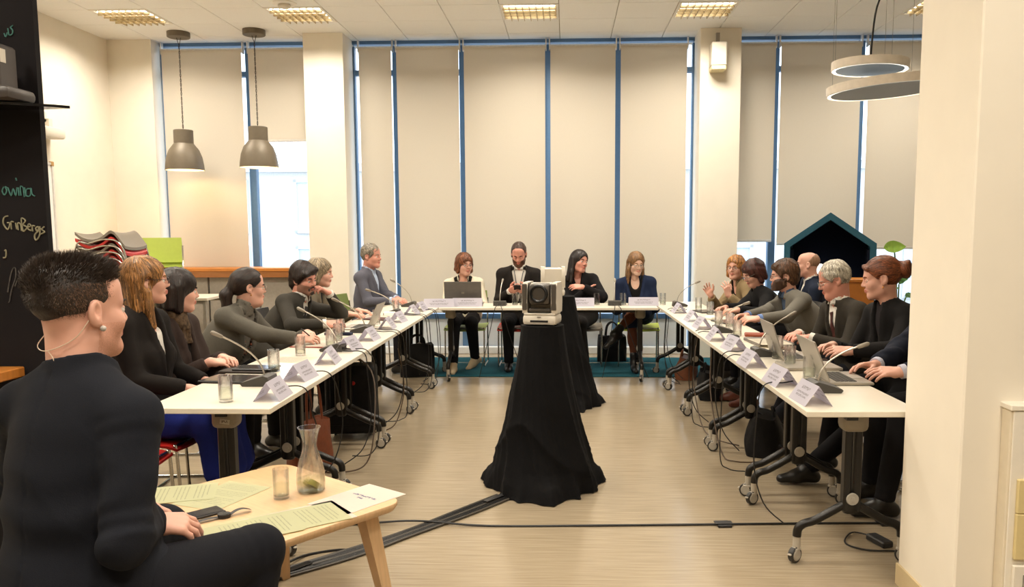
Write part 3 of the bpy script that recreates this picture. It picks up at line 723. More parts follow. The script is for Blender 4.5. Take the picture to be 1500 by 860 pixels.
# ------------------------------------------------------------------ draped camera stands in the middle of the U
m_cloth = M('drape_black', '0b0a0b', .92, var=.3, scale=8, bump=.25, bscale=60)
def drape(x, y, H, R0, R1, seed, label, lean=(0, 0)):
    q = random.Random(seed); ph = [q.uniform(0, 6.28) for _ in range(10)]
    rows = []; NZ = 90; NA = 168
    crease = lambda v: 1 - 2 * abs(math.sin(v)) ** .6
    for i in range(NZ + 1):
        t = i / NZ; z = H * (1 - t); R = R0 + (R1 - R0) * (.35 * t + .65 * t ** 1.5); fold = min(1, .35 + t) * t ** .35; row = []
        for k in range(NA):
            a0 = 2 * math.pi * k / NA; a = a0 + .35 * math.sin(2.2 * t + ph[9])
            w = .45 * crease(3.5 * a + ph[0] + .8 * t) + .3 * crease(5 * a + ph[1] - 1.2 * t) + .3 * math.sin(2 * a + ph[2]) + .18 * crease(8.5 * a + ph[5] + 2 * t)
            sw = crease(7.5 * t + 1.6 * math.sin(a0 + ph[3]) + .4 * math.sin(3 * a0 + ph[8])) * math.exp(-((t - .68) / .2) ** 2) * max(0, .35 + math.cos(a0 - 4.4))
            rr = R * (1 + .13 * fold * w) + .015 * sw
            e = max(0, t - .86) / .14; rr += e * (.03 + .04 * math.sin(3 * a0 + ph[6]) + .02 * crease(6 * a0 + ph[7]))
            zz = z + (.014 + .014 * math.sin(7 * a0 + ph[7])) * math.exp(-((t - .95) / .04) ** 2)
            row.append((lean[0] * t + rr * math.cos(a0), lean[1] * t + rr * math.sin(a0), max(.006, zz)))
        rows.append(row)
    mb = MB(); mb.grid(rows, close_u=True)
    mb.add(rows[0] + [(0, 0, H + .004)], [(k, NA, (k + 1) % NA) for k in range(NA)])
    last = rows[-1]; mb.grid([last, [(p[0] * .9, p[1] * .9, .003) for p in last]], close_u=True)
    o = mb.build('black_drape', m_cloth, angle=80); o.location = (x, y, 0); return tag(o, label, 'drape')
drape(-.14, 4.72, .955, .125, .335, 3, 'black cloth draped to the floor over the nearer camera stand', lean=(.0, -.02))
drape(-.05, 6.95, .945, .12, .26, 8, 'black cloth draped over the camera stand behind, partly hidden by the nearer one', lean=(.09, -.02))
m_camw = M('camera_white', 'd4cdbf', .4, var=.02); m_camg = M('camera_grey', '4a443d', .4); m_lens = M('lens_black', '0d0d0e', .4)
def ptz(x, y, z, rz, label, white=True, sc=1.0):
    mw = m_camw if white else M('camera_dark', '3a3734', .4); t = thing('conference_camera', label, 'camera', (x, y, z), rz); t.scale = (sc,) * 3
    # faces -y
    MB().box((0, 0, .032), (.198, .17, .06), bev=.018, seg=2).box((0, 0, .066), (.185, .16, .012), bev=.004).build('base', mw, t)
    b_ = MB().box((0, -.0855, .026), (.105, .004, .012), bev=.0015).build('indicator_slot', m_lens, t)
    for s in (-1, 1):
        mb = MB(); pr = [(-.075, 0), (.075, 0), (.085, .06), (.085, .14), (.07, .175), (-.055, .175), (-.08, .14), (-.085, .06)]
        mb.prism(pr, .03, (s * .086, 0, .072), (0, 1, 0), (0, 0, 1)); mb.build('yoke_arm', mw, t)
        MB().box((s * .086, -.0815, .165), (.028, .012, .15), bev=.004).build('arm_front_shade', m_camg, t)  # dark grey plate paints the shade on the arm's front face
        mb = MB(); mb.prism([(p[0] * .92, p[1] * .95 + .004) for p in pr], .006, (s * .069, -.006, .072), (0, 1, 0), (0, 0, 1)); mb.build('arm_lining', m_camg, t)
    MB().box((0, .03, .155), (.166, .09, .17), bev=.012).build('rear_housing', mw, t)
    h = MB().box((0, -.025, .18), (.128, .13, .12), bev=.022, seg=2).build('lens_block', m_camg, t)
    R = Matrix.Rotation(math.pi / 2, 3, 'X')
    MB().lathe([(.054, .004), (.052, .018), (.045, .02), (.043, .01), (.036, .004)], (0, -.088, .184), 28, R=R).build('lens_ring', m_lens, h)
    MB().ball((0, -.076, .184), .042, 20, 10, sc=(1, .3, 1)).build('lens_glass', M('lens_glass', '07080b', .3), h)
    MB().box((0, -.04, .088), (.13, .075, .02), bev=.006).build('chin', m_camg, t)
    MB().box((0, -.0865, .05), (.022, .002, .007)).build('badge', m_grey, t)
    return t
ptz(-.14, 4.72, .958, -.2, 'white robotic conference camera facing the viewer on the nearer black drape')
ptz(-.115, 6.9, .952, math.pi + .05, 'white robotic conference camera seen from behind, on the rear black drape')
# ------------------------------------------------------------------ pendants
m_pend = M('pendant_taupe', '665c4d', .5, .2, var=.05); m_pin = M('pendant_inner', 'efe0c0', .4); m_bulb = emis('bulb_glow', (1, .82, .55), 14)
def pendant(x, y, zb, label):
    t = thing('pendant_lamp', label, 'pendant lamp', (x, y, 0), 0, 'taupe pendant lamps')
    MB().lathe([(.0005, CZ), (.125, CZ), (.125, CZ - .055), (.118, CZ - .06), (.0005, CZ - .06)], seg=28).build('ceiling_cup', m_pend, t)
    zt = zb + .46
    for ph in (0, math.pi):
        pts = [(.006 * math.cos(ph + 2 * math.pi * k / 3) + (.03 if ph else -.03) * max(0, 1 - k / 2.0) , .006 * math.sin(ph + 2 * math.pi * k / 3), CZ - .06 - (CZ - .06 - zt) * k / 30) for k in range(31)]
        MB().tube(path(pts, 3), .0035, 6).build('cord', M('cord_brown', '3a3128', .7), t)
    k_ = .215
    MB().lathe([(.0005, zt), (.10, zt), (.108, zt - .006), (.108, zt - .155), (.12, zt - .17), (.165, zt - .23), (.195, zt - .31), (.21, zt - .40), (k_, zb), (k_ - .004, zb), (.206, zt - .40), (.19, zt - .31), (.16, zt - .235), (.1, zt - .17), (.0005, zt - .168)], seg=40).build('shade', [m_pend], t)
    MB().lathe([(k_ - .005, zb + .001), (.204, zt - .402), (.187, zt - .314), (.157, zt - .239), (.098, zt - .174)], seg=40).build('shade_lining', m_pin, t)
    MB().ball((0, 0, zb + .17), .045, 16, 10).build('bulb', m_bulb, t)
    ld = bpy.data.lights.new('pendant_light', 'POINT'); ld.energy = 9; ld.color = (1, .74, .42); ld.shadow_soft_size = .05
    lo = bpy.data.objects.new('pendant_light', ld); C.objects.link(lo); lo.parent = t; lo.location = (0, 0, zb + .09)
    return t
pendant(-4.43, 9.47, 2.215, 'taupe metal dome pendant lamp, left one of the pair')
pendant(-3.53, 9.4, 2.235, 'taupe metal dome pendant lamp, right one of the pair')
# ------------------------------------------------------------------ ring lamps on the right
m_ringw = M('ring_white', 'e8dfd2', .35); m_ringp = M('ring_panel', 'a5afba', .6, var=.02); m_led = emis('ring_led', (1, .86, .66), 9)
rt = thing('ring_lamp', 'two tier white disc lamp hanging on thin wires beside the near pillar', 'pendant lamp', (2.0, 5.2, 0))
def ring(cx_, cy_, cz_, r, tilt):
    Rr = Matrix.Rotation(tilt, 3, 'Y')
    def L_(prof, nm, m, cap=False):
        return MB().lathe(prof, (cx_, cy_, cz_), 64, R=Rr).build(nm, m, rt)
    L_([(r - .03, .02), (r, .02), (r, -.03), (r - .006, -.032), (r - .006, -.016), (r - .03, -.01), (r - .03, .02)], 'ring', m_ringw)
    L_([(r - .008, -.022), (r - .026, -.016)], 'led_strip', m_led)
    L_([(.0005, .006), (r - .028, .006), (r - .026, -.03), (.0005, -.034)], 'disc', m_ringp)
    for k in range(3):
        a = 2 * math.pi * k / 3 + .8; p = Vector((cx_, cy_, cz_)) + Rr @ Vector((.9 * r * math.cos(a), .9 * r * math.sin(a), .01))
        MB().tube([p, (p.x, p.y, CZ)], .0012, 5).build('wire', m_grey, rt)
ring(-.14, 0, 2.50, .225, .02); ring(-.02, .0, 2.375, .365, -.06)
MB().tube(path([(-.14, 0, 2.51), (-.12, 0, 2.8), (-.07, 0, 3.0), (-.03, 0, 3.4), (0, 0, CZ)], 5), .006, 8).build('power_cord', m_blackp, rt)
ld = bpy.data.lights.new('ring_light', 'AREA'); ld.shape = 'DISK'; ld.size = .6; ld.energy = 5; ld.color = (1, .84, .62)
lo = bpy.data.objects.new('ring_light', ld); C.objects.link(lo); lo.parent = rt; lo.location = (.05, .1, 2.32)
# ------------------------------------------------------------------ wall and ceiling fittings
t = thing('wall_speaker', 'small white box fitting at the top of the right pillar', 'speaker', (1.7, 9.57, 3.43))
MB().box((0, -.1, .02), (.17, .19, .26), bev=.012).build('housing', m_camw, t); MB().box((0, -.1, -.13), (.165, .185, .05), bev=.01).build('lower_band', M('band_cream', 'efe3b8', .4), t); MB().box((0, -.06, .2), (.04, .05, .14)).build('bracket', m_grey, t)
t = thing('smoke_detector', 'round white smoke detector on the ceiling above the second lamp', 'smoke detector', (-2.81, 8.33, CZ))
MB().lathe([(.0005, 0), (.12, 0), (.12, -.012), (.105, -.018), (.0005, -.018)], seg=28).build('plate', m_white, t); MB().lathe([(.06, -.018), (.065, -.035), (.05, -.05), (.0005, -.052)], seg=24).build('sensor', m_camw, t)
t = thing('projector', 'white projector on an arm high on the left wall', 'projector', (-5.36, 8.43, 2.53))
MB().box((0, 0, .0), (.17, .34, .11), bev=.025, seg=2).build('body', m_camw, t); MB().box((.03, -.172, .0), (.08, .01, .06), bev=.004).build('grille', m_grey, t); MB().box((-.04, 0, .12), (.1, .06, .04), bev=.006).box((-.08, 0, .12), (.02, .2, .2), bev=.004).box((.0, 0, .09), (.06, .06, .1)).build('wall_arm', m_camw, t)
t = thing('whiteboard', 'whiteboard in a thin silver frame on the left wall', 'whiteboard', (-5.43, 7.72, 1.6))
MB().box((0, 0, 0), (.02, 1.62, 1.22)).build('panel', M('whiteboard_white', 'e9e6e4', .2, var=.01), t)
fr = MB()
for (dy, dz, cy_, cz_) in ((1.66, .025, 0, .62), (1.66, .025, 0, -.62), (.025, 1.24, .82, 0), (.025, 1.24, -.82, 0)): fr.box((.006, cy_, cz_), (.03, dy, dz), bev=.003)
fr.build('frame', m_alu, t)
for a, c in ((.82, .62), (.82, -.62), (-.82, .62), (-.82, -.62)): MB().box((.008, a, c), (.034, .05, .05), bev=.006).build('corner_cap', M('corner_tan', 'b88f56', .5), t)
# shelf with a camera on the black wall
t = thing('glass_shelf', 'dark glass corner shelf on the black wall carrying a camera', 'shelf', (-2.25, 3.2, 1.985))
sh = [(-.45, 0), (.2, 0), (.32, -.02), (.28, -.06), (.1, -.16), (-.1, -.22), (-.45, -.24)]
MB().prism(sh, .01, ex=(1, 0, 0), ey=(0, 1, 0)).build('shelf_plate', M('smoked_glass', '19191b', .1), t)
MB().box((-.2, -.09, -.03), (.3, .16, .05), bev=.02).build('bracket', m_blackp, t)
t = thing('shelf_camera', 'black robotic camera on the glass shelf, cut by the left edge of the picture', 'camera', (-2.19, 3.11, 1.9915))
MB().box((0, 0, .03), (.25, .17, .05), bev=.02, seg=2).build('base', M('camera_graphite', '4b4542', .4), t)
MB().box((.06, 0, .13), (.03, .11, .17), bev=.01).build('yoke_arm', M('camera_graphite', '4b4542', .4), t)
MB().ball((-.02, -.01, .13), .075, 20, 12).build('camera_head', m_lens, t)
MB().box((.085, -.086, .032), (.008, .004, .006)).build('status_light', emis('blue_led', (.1, .2, 1), 4), t)
MB().box((.0755, -.03, .17), (.002, .03, .05)).build('side_label', m_camw, t)
# wooden ledge below the chalkboard
t = thing('wooden_ledge', 'orange wooden ledge under the chalkboard, left of the seated man', 'ledge', (-2.62, 3.08, 0))
m_wood = M('wood_orange', 'b5722f', .45, var=.15, scale=5, stretch=(1, 14, 1)); m_oak = M('wood_birch', 'c8a67e', .42, var=.1, scale=4, stretch=(2, 22, 2))
MB().box((0, 0, .94), (.84, .25, .04), bev=.004).build('top', m_wood, t); MB().box((0, .11, .46), (.8, .03, .92)).build('support', m_black, t)
# wooden window counter
t = thing('window_counter', 'long brown wooden counter under the left window', 'counter', (-3.97, 9.74, 0))
MB().box((0, 0, 1.055), (1.86, .42, .04), bev=.004).build('top', m_wood, t); MB().box((0, -.19, 1.0), (1.86, .03, .075), bev=.003).build('apron', M('wood_brown', '8f5a2a', .5, var=.15, scale=5, stretch=(1, 1, 14)), t)
for k in range(3): MB().box((-.62 + .62 * k, .02, .52), (.6, .3, .9), bev=.005).build('front_panel', M('panel_grey', '9d968c', .6), t)
# small white tables by the counter
def side_table(x, y, rz, label):
    t = thing('side_table', label, 'table', (x, y, 0), rz)
    MB().box((0, 0, .775), (.8, .6, .03), bev=.003).build('tabletop', m_top, t)
    for a in (-1, 1):
        for c in (-1, 1): MB().box((a * .36, c * .26, .38), (.035, .035, .76), bev=.004).build('leg', m_grey, t)
    for c in (-1, 1): MB().box((0, c * .26, .74), (.72, .03, .04)).build('rail', m_grey, t)
side_table(-4.3, 8.95, .05, 'white side table with grey metal legs before the wooden counter, behind the seated women')
# ------------------------------------------------------------------ stacks of chairs at the left
def ordinal(k):
    return ['bottom one', 'second', 'third', 'fourth', 'fifth', 'sixth', 'seventh', 'eighth', 'ninth', 'tenth', 'eleventh', 'twelfth', 'thirteenth', 'fourteenth', 'fifteenth', 'sixteenth', 'seventeenth', 'eighteenth', 'nineteenth'][k]
def shell_meshes():
    pr = path([(-.215, 0, .045), (-.16, 0, .0), (-.08, 0, -.022), (.0, 0, -.004), (.075, 0, .05), (.105, 0, .052), (.14, 0, .02), (.205, 0, -.075)], 3); rows = []
    for p in pr: rows.append([(p.x, -.21 + .42 * k / 6, p.z + .02 * abs(k / 3 - 1) ** 2) for k in range(7)])
    mb = MB(); mb.grid(rows); lo = [[(p[0], p[1], p[2] - .026) for p in r_[::-1]] for r_ in rows]; mb.grid(lo)
    for e0, e1 in ((rows[0], lo[0][::-1]), (rows[-1][::-1], lo[-1])): mb.grid([e0, e1])
    for k in (0, 6): mb.grid([[r_[k] for r_ in rows], [r_[6 - k] for r_ in lo]])
    fr = MB().tube(path([(-.31, 0, -.44), (-.26, 0, -.3), (-.2, 0, -.04), (-.1, 0, -.035), (.05, 0, -.0), (.18, 0, -.05), (.24, 0, -.3), (.26, 0, -.44)], 4), .007, 7)
    return mb.mesh('seat_shell'), fr.mesh('leg_frame')
SHL = shell_meshes(); SHM = {}
sc = [GRN, DGY, RED, DGY, GRN, DGY, RED, DGY, GRN, RED, DGY, RED, RED, RED, RED, RED, OLV, RED, OLV]
for k, c_ in enumerate(sc):
    t = thing('stacked_chair', '%s stacked seat shell, %s from the floor in the stack beside the left wall' % (c_[0].replace('_', ' '), ordinal(k)), 'chair', (-4.03, 7.15, .46 + .0545 * k), .05, 'chairs in the red stack')
    if c_ not in SHM:
        mm = SHL[0].copy(); mm.materials.append(M('chair_shell_' + c_[0], c_[1], .42, var=.03)); SHM[c_] = mm
    o = bpy.data.objects.new('seat_shell', SHM[c_]); C.objects.link(o); o.parent = t
    if not SHL[1].materials: SHL[1].materials.append(m_chrome)
    for sg in (-1, 1):
        o = bpy.data.objects.new('leg_frame', SHL[1]); C.objects.link(o); o.parent = t; o.location = (0, sg * .215, 0)
PNK = ('pink', 'c9606a')
s2 = [GRN, GRN, GRN, GRN, LIM, LIM, PNK, RED, PNK, RED, PNK, LIM, LIM]
for k, c_ in enumerate(s2):
    o = chair(-4.25 + .016 * k, 8.2 - .02 * k, -1.25, c_, '%s stacked chair, %s from the floor in the green topped stack' % (c_[0], ordinal(k)), 'chairs in the green stack'); o.location.z = .052 * k
# ------------------------------------------------------------------ house shaped booth and plant at the right
m_teal = M('booth_teal', '2f5a6c', .8, var=.08, scale=60, bump=.15); m_navy = M('booth_navy', '0d1526', .9, var=.15, scale=60)
t = thing('house_booth', 'teal house shaped high back booth with a dark inside, behind the bald man', 'booth', (2.86, 9.0, 0), -.31)
out = [(-.475, 0), (.475, 0), (.475, 1.35), (0, 1.685), (-.475, 1.35)]; inn = [(-.41, .06), (.41, .06), (.41, 1.315), (0, 1.605), (-.41, 1.315)]
mb = MB()
for y0, y1 in ((0, .62),):
    n_ = 5
    vs = [(p[0], y, p[1]) for y in (y0, y1) for p in out] + [(p[0], y, p[1]) for y in (y0, y1) for p in inn]
    fs = [(i, (i + 1) % 5, (i + 1) % 5 + 5, i + 5) for i in range(5)] + [(10 + i, 15 + i, 15 + (i + 1) % 5, 10 + (i + 1) % 5) for i in range(5)] + [(i, i + 10, (i + 1) % 5 + 10, (i + 1) % 5) for i in range(5)] + [(5 + i, 5 + (i + 1) % 5, 15 + (i + 1) % 5, 15 + i) for i in range(5)]
    mb.add(vs, fs)
mb.build('shell', m_teal, t, smooth=False)
mb = MB(); mb.prism(inn, .03, (0, .59, 0), (1, 0, 0), (0, 0, 1)); mb.build('back_panel', m_navy, t)
for s in (-1, 1): MB().box((s * .4, .3, .68), (.02, .55, 1.2)).build('side_lining', m_navy, t)
MB().box((0, .3, .3), (.8, .52, .36), bev=.03, seg=2).build('seat', m_navy, t)
t2 = thing('table_lamp', 'small white lamp glowing inside the dark booth', 'lamp', (2.86, 9.4, .482))
MB().cyl((0, 0, 0), (0, 0, .02), .07, 20).cyl((0, 0, .02), (0, 0, .52), .01, 8).build('stem', m_grey, t2); MB().box((0, 0, .575), (.14, .1, .11), bev=.03, seg=2).build('lamp_shade', emis('lamp_shade_glow', (1, .95, .85), 2.2), t2)
m_leaf = M('leaf_green', '8fb54a', .45, var=.2, scale=8); m_leafd = M('leaf_dark', '3f6a2a', .5, var=.2)
t = thing('potted_plant', 'potted plant with one broad green leaf rising beside the booth', 'plant', (3.62, 9.0, 0))
MB().lathe([(.0005, 0), (.13, 0), (.17, .34), (.16, .34), (.13, .3), (.0005, .3)], seg=28).build('pot', m_white, t)
def leaf(p0, p1, w, m, droop=.08, upv0=(0, -.35, 1)):
    p0, p1 = Vector(p0), Vector(p1); rows = []; side = (p1 - p0).cross(Vector(upv0)).normalized(); upv = side.cross(p1 - p0).normalized()
    for i in range(13):
        q = i / 12; c_ = p0.lerp(p1, q) - Vector((0, 0, droop * q * q)); ww = w * (math.sin(math.pi * q ** .8) ** .8) if 0 < q < 1 else .0005
        rows.append([c_ + side * (ww * (k / 3 - 1)) + upv * (.12 * ww * (abs(k - 3) / 3) + .004 * math.sin(9 * q * 3)) for k in range(7)])
    mb = MB(); mb.grid(rows); mb.grid([[v - upv * .0015 for v in r_[::-1]] for r_ in rows]); mb.build('leaf', m, t)
for p1, lf in [((-.07, 0, 1.3), ((-.20, -.05, 1.30), (.03, -.07, 1.345), .066)), ((.02, .05, .9), ((.02, .05, .9), (.14, 0, 1.1), .06)), ((-.25, .0, .95), ((-.25, 0, .95), (-.17, -.05, 1.15), .05)), ((-.1, -.05, .8), ((-.1, -.05, .8), (-.05, -.15, .95), .06)), ((.12, .1, .75), ((.12, .1, .75), (.25, .1, .85), .06))]:
    MB().tube(arc((0, 0, .3), (p1[0] * .3, p1[1] * .3, p1[2] * .8), p1, 10), .008, 8).build('stem', m_leafd, t)
    leaf(lf[0], lf[1], lf[2], m_leaf if p1[2] > 1.2 else m_leafd, .03 if p1[2] > 1.2 else .08, (.1, -1, .2) if p1[2] > 1.2 else (0, -.35, 1))
t = thing('wooden_crate', 'light wooden box between the booth and the grey-haired man', 'box', (3.0, 8.75, 0))
MB().box((0, 0, .48), (.42, .3, .96), bev=.006).build('body', m_wood, t); MB().box((0, 0, .97), (.46, .34, .03), bev=.004).build('lid', m_wood, t)
# ------------------------------------------------------------------ coffee table in front
ux, uy = Vector((-.79, .613, 0)), Vector((-.64, -.768, 0))
A_ = Vector((-.615, 2.935, 0))
t = thing('coffee_table', 'low birch coffee table with splayed legs in front of the seated man', 'table', tuple(A_ + ux * .38 + uy * .31), math.atan2(ux.y, ux.x))
tp = MB(); pts = []
hw, hd, rr = .40, .32, .07
for cx_, cy_, a0 in ((hw - rr, hd - rr, 0), (-hw + rr, hd - rr, 90), (-hw + rr, -hd + rr, 180), (hw - rr, -hd + rr, 270)):
    for k in range(7): a = math.radians(a0 + 15 * k); pts.append((cx_ + rr * math.cos(a), cy_ + rr * math.sin(a)))
rows = [[(p[0] * s, p[1] * s, z) for p in pts] for s, z in ((.93, .462), (.975, .47), (1.0, .488), (1.0, .497), (.995, .5))]
tp.grid(rows, close_u=True); tp.add(rows[-1], [tuple(range(len(pts)))]); tp.add(rows[0], [tuple(range(len(pts) - 1, -1, -1))]); tp.build('tabletop', m_oak, t, angle=50)
for a in (-1, 1):
    for c in (-1, 1):
        top = Vector((a * .29, c * .22, .466)); bot = Vector((a * .36, c * .28, 0))
        mb = MB(); vs = []
        for p, w_ in ((bot, .017), (top, .03)):
            vs += [p + Vector((x * w_, y * w_, 0)) for x, y in ((-1, -1), (1, -1), (1, 1), (-1, 1))]
        mb.add(vs, [(3, 2, 1, 0), (4, 5, 6, 7), (0, 1, 5, 4), (1, 2, 6, 5), (2, 3, 7, 6), (3, 0, 4, 7)]); mb.build('leg', m_oak, t)
m_pgreen = printm('green_paper', hx('d6d6b4'), hx('b2b294'), [(.9 - .05 * k, .007, .12, .88 - .15 * (k % 4 == 0), 70) for k in range(15) if k not in (4, 9)])
m_cover = printm('cover_paper', hx('ece4dc'), hx('9090a8'), [(.62, .022, .2, .8, 34), (.54, .02, .42, .58, 34)])
def ct(d1, d2): v = A_ + ux * d1 + uy * d2; return v.x, v.y
TC = .5005
ang = math.atan2(uy.y, uy.x)
x, y = -.80, 2.86; paper(-.785, 2.95, TC, -.62, 'white cover sheet with two bluish title lines at the right corner of the coffee table', m_cover)
paper(-.945, 2.73, TC, -.88, 'white sheet with dark photographs under the green typed sheets on the coffee table', printm('photo_page', hx('e8e0d8'), hx('4f453b'), [(.85, .09, .1, .55, 3), (.2, .1, .5, .95, 3)]), w=.22, h=.36)
paper(-.93, 2.735, TC + .0014, -.92, 'pale green typed sheet lying over the white photograph page, front edge of the coffee table', m_pgreen)
paper(-1.06, 2.625, TC + .0028, -.95, 'pale green typed sheet nearest the man, at the front edge of the coffee table', m_pgreen)
paper(-1.31, 2.98, TC + .0000, -.35, 'pale green typed sheet behind the watch on the coffee table', m_pgreen)
paper(-1.50, 2.99, TC + .0014, -1.25, 'pale green typed sheet at the far left of the coffee table', m_pgreen)
slab('mobile_phone', -1.30, 2.76, TC, (.078, .16, .009), -.75, m_tab, 'black mobile phone on the coffee table', 'phone', screen=True)
t = thing('wristwatch', 'black wristwatch with its strap laid open on the coffee table', 'watch', (-1.205, 2.745, TC), .75)
MB().cyl((0, 0, .002), (0, 0, .014), .022, 24).build('case', m_blackp, t); MB().cyl((0, 0, .014), (0, 0, .0148), .018, 24).build('dial', m_scr, t)
for s in (-1, 1):
    MB().grid([[(s * (.02 + .075 * i / 10), q * .011, .006 + .012 * math.sin(i / 10 * 3.1) * (1 if s > 0 else .2) + zz) for q in (-1, 1)] for zz in (0,) for i in range(11)]).build('strap', m_blackp, t)
tumbler(-1.075, 2.955, 'water glass on the coffee table beside the carafe', 'water glasses', TC, .5, .115, .03)
t = thing('carafe', 'clear glass carafe with a little water and lemon on the coffee table', 'carafe', (-.99, 3.045, TC))
pr = [(.001, 0), (.045, 0), (.052, .006), (.055, .03), (.054, .07), (.045, .115), (.031, .155), (.026, .18), (.028, .20), (.037, .235), (.044, .252)]
MB().lathe(pr + [(p[0] - .0025, p[1] + (.004 if p[1] < .01 else 0)) for p in pr[::-1] if p[0] > .01] , seg=32).build('bottle', m_gl, t)
MB().lathe([(.001, .006), (.049, .008), (.0515, .03), (.0515, .05), (.001, .05)], seg=28).build('water', m_wat, t)
MB().cyl((.008, -.012, .02), (.016, -.0, .036), .022, 16).cyl((-.018, .01, .02), (-.01, .012, .034), .02, 16).build('lemon_slice', M('lemon', 'd8c65a', .4), t)
# ------------------------------------------------------------------ bags on the floor
def bag(x, y, rz, w, d, h, m, label, handle=.14, name='bag', cat='bag', taper=.75, hm=None):
    t = thing(name, label, cat, (x, y, 0), rz); NX = 6
    rows = []
    for i in range(9):
        q = i / 8; z = .004 + h * q; s = 1 - (1 - taper) * q ** 2; bulge = 1 + .12 * math.sin(math.pi * q); row = []
        for k in range(28):
            a = 2 * math.pi * k / 28; ca, sa = math.cos(a), math.sin(a); e = .55
            row.append((w / 2 * math.copysign(abs(ca) ** e, ca) * (1 - .08 * q) + .006 * math.sin(5 * a + 4 * q), d / 2 * s * bulge * math.copysign(abs(sa) ** e, sa) + .006 * math.sin(3 * a + 5 * q), z + .01 * math.sin(3 * a) * q))
        rows.append(row)
    mb = MB(); mb.grid(rows, close_u=True); mb.add(rows[0], [tuple(range(27, -1, -1))]); mb.add([(p[0] * .9, p[1] * .8, p[2] - .01) for p in rows[-1]], [tuple(range(28))])
    mb.grid([rows[-1], [(p[0] * .9, p[1] * .8, p[2] - .01) for p in rows[-1]]], close_u=True)
    mb.build('bag_body', m, t, angle=60)
    if handle:
        for s in (-1, 1):
            MB().tube(path([(-w * .22, s * d * .28, h * .93), (-w * .17, s * d * .22, h + handle * .7), (0, s * d * .18, h + handle), (w * .17, s * d * .22, h + handle * .7), (w * .22, s * d * .28, h * .93)], 5), .008, 8).build('handle', hm or m, t)
    return t
m_lea = M('leather_brown', '7a3b1c', .5, var=.15, bump=.2, bscale=60); m_lea2 = M('leather_tan', '6b3a1d', .5, var=.15, bump=.2, bscale=60); m_blk = M('bag_black', '131213', .6, var=.25, bump=.2, bscale=50)
bag(-1.63, 5.02, 1.2, .34, .16, .30, m_lea, 'brown leather handbag standing under the left table row, behind the carafe', .3)
t = thing('suitcase', 'black upright suitcase with a small red badge under the left table row', 'suitcase', (-1.57, 5.83, 0), .12)
MB().box((0, 0, .29), (.36, .24, .5), bev=.04, seg=3).build('shell', m_blk, t); MB().box((0, -.122, .3), (.28, .014, .38), bev=.006).build('front_pocket', m_blk, t)
MB().cyl((.03, -.129, .42), (.03, -.134, .42), .014, 14).build('badge', M('badge_red', 'b5241c', .4), t)
for s in (-1, 1):
    MB().cyl((s * .14, .05, .02), (s * .14, .05, .05), .018, 10).cyl((s * .14, .05, .02), (s * .14 + .012, .05, .02), .02, 12).build('foot_wheel', m_blackp, t)
MB().tube(path([(-.07, 0, .53), (-.06, 0, .57), (.06, 0, .57), (.07, 0, .53)], 4), .009, 8).build('handle', m_blackp, t)
bag(-1.55, 8.35, .3, .36, .2, .33, m_blk, 'black handbag with two short handles standing at the left end of the rug', .1)
bag(.52, 9.28, .1, .34, .16, .30, m_blk, 'black shoulder bag on the rug under the far table, beside the ankle boots', .16)
bag(1.22, 8.25, 1.3, .34, .2, .22, m_lea2, 'brown leather bag slumped under the far end of the right table row', .07, taper=.6)
t = bag(1.34, 5.46, 1.3, .36, .24, .26, m_blk, 'black rucksack lying under the right table row', .05, name='rucksack', taper=.6)
MB().tube(path([(-.18, -.1, .1), (-.22, -.2, .05), (-.16, -.26, .02), (-.05, -.2, .012)], 5), .012, 8).build('strap', m_blk, t)
bag(1.28, 7.25, 1.5, .3, .2, .24, m_blk, 'black bag on the floor under the third table of the right row', .08)
# ------------------------------------------------------------------ cables on the floor
cable('floor_cable', [(-1.35, 4.02, .006), (-1.1, 4.015, .006), (-.78, 4.035, .02), (-.4, 4.01, .006), (.2, 4.03, .006), (.8, 4.06, .006), (1.3, 4.085, .006), (1.72, 4.10, .006)], 'thin black cable taped across the floor from left to right', r=.006, n=8)
for x, y, l in ((.8, 4.06, 'black tape patch holding the floor cable, in the middle of the aisle'), (1.63, 4.1, 'black tape patch at the right end of the floor cable')):
    o = MB().box((0, 0, .0145), (.09, .045, .004), bev=.001).box((0, .03, .006), (.07, .02, .012), bev=.002).box((0, -.03, .006), (.07, .02, .012), bev=.002).build('tape_patch', m_blackp); put(o, (x, y, 0), .08); tag(o, l, 'tape')
t = thing('cable_bundle', 'thick bundle of black cables running diagonally under the coffee table to the drape', 'cable', (0, 0, 0))
for k in range(7):
    o_ = (k - 3) * .012
    pts = [(-1.62 + o_, 3.10 - o_, .007), (-1.32 + o_ * .8, 3.34 - o_ * .9, .008 + .004 * (k % 2)), (-1.02 + o_, 3.62 - o_, .008), (-.78 + o_ * .7, 3.9 - o_ * .8, .009), (-.55 + o_, 4.2 - o_, .008), (-.36 + o_, 4.46 - o_, .008)]
    MB().tube(path(pts, 6), .0065, 6).build('bundle_strand', m_blackp if k % 3 else M('cable_grey', '4b463f', .5), t)
for (x, y) in ((-1.28, 3.38), (-1.2, 3.44), (-.40, 4.41)): put(MB().box((0, 0, .02), (.16, .035, .004), bev=.001).build('tape', m_blackp, t), (x, y, 0), 2.3 - math.pi / 2 + .2 )
cable('loose_cable', [(-1.25, 3.5, .02), (-1.2, 3.62, .006), (-1.05, 3.68, .006), (-.98, 3.6, .006), (-1.1, 3.5, .008), (-1.22, 3.46, .01)], 'loop of loose black cable beside the castor under the coffee table', r=.006)
cable('hanging_cable', [(-1.5, 5.3, .735), (-1.27, 5.2, .6), (-1.22, 5.05, .3), (-1.25, 4.95, .06), (-1.4, 4.9, .01), (-1.6, 4.95, .008)], 'brownish cable hanging beside the brown handbag', m=M('cable_brown', '4a3826', .5), r=.0045)
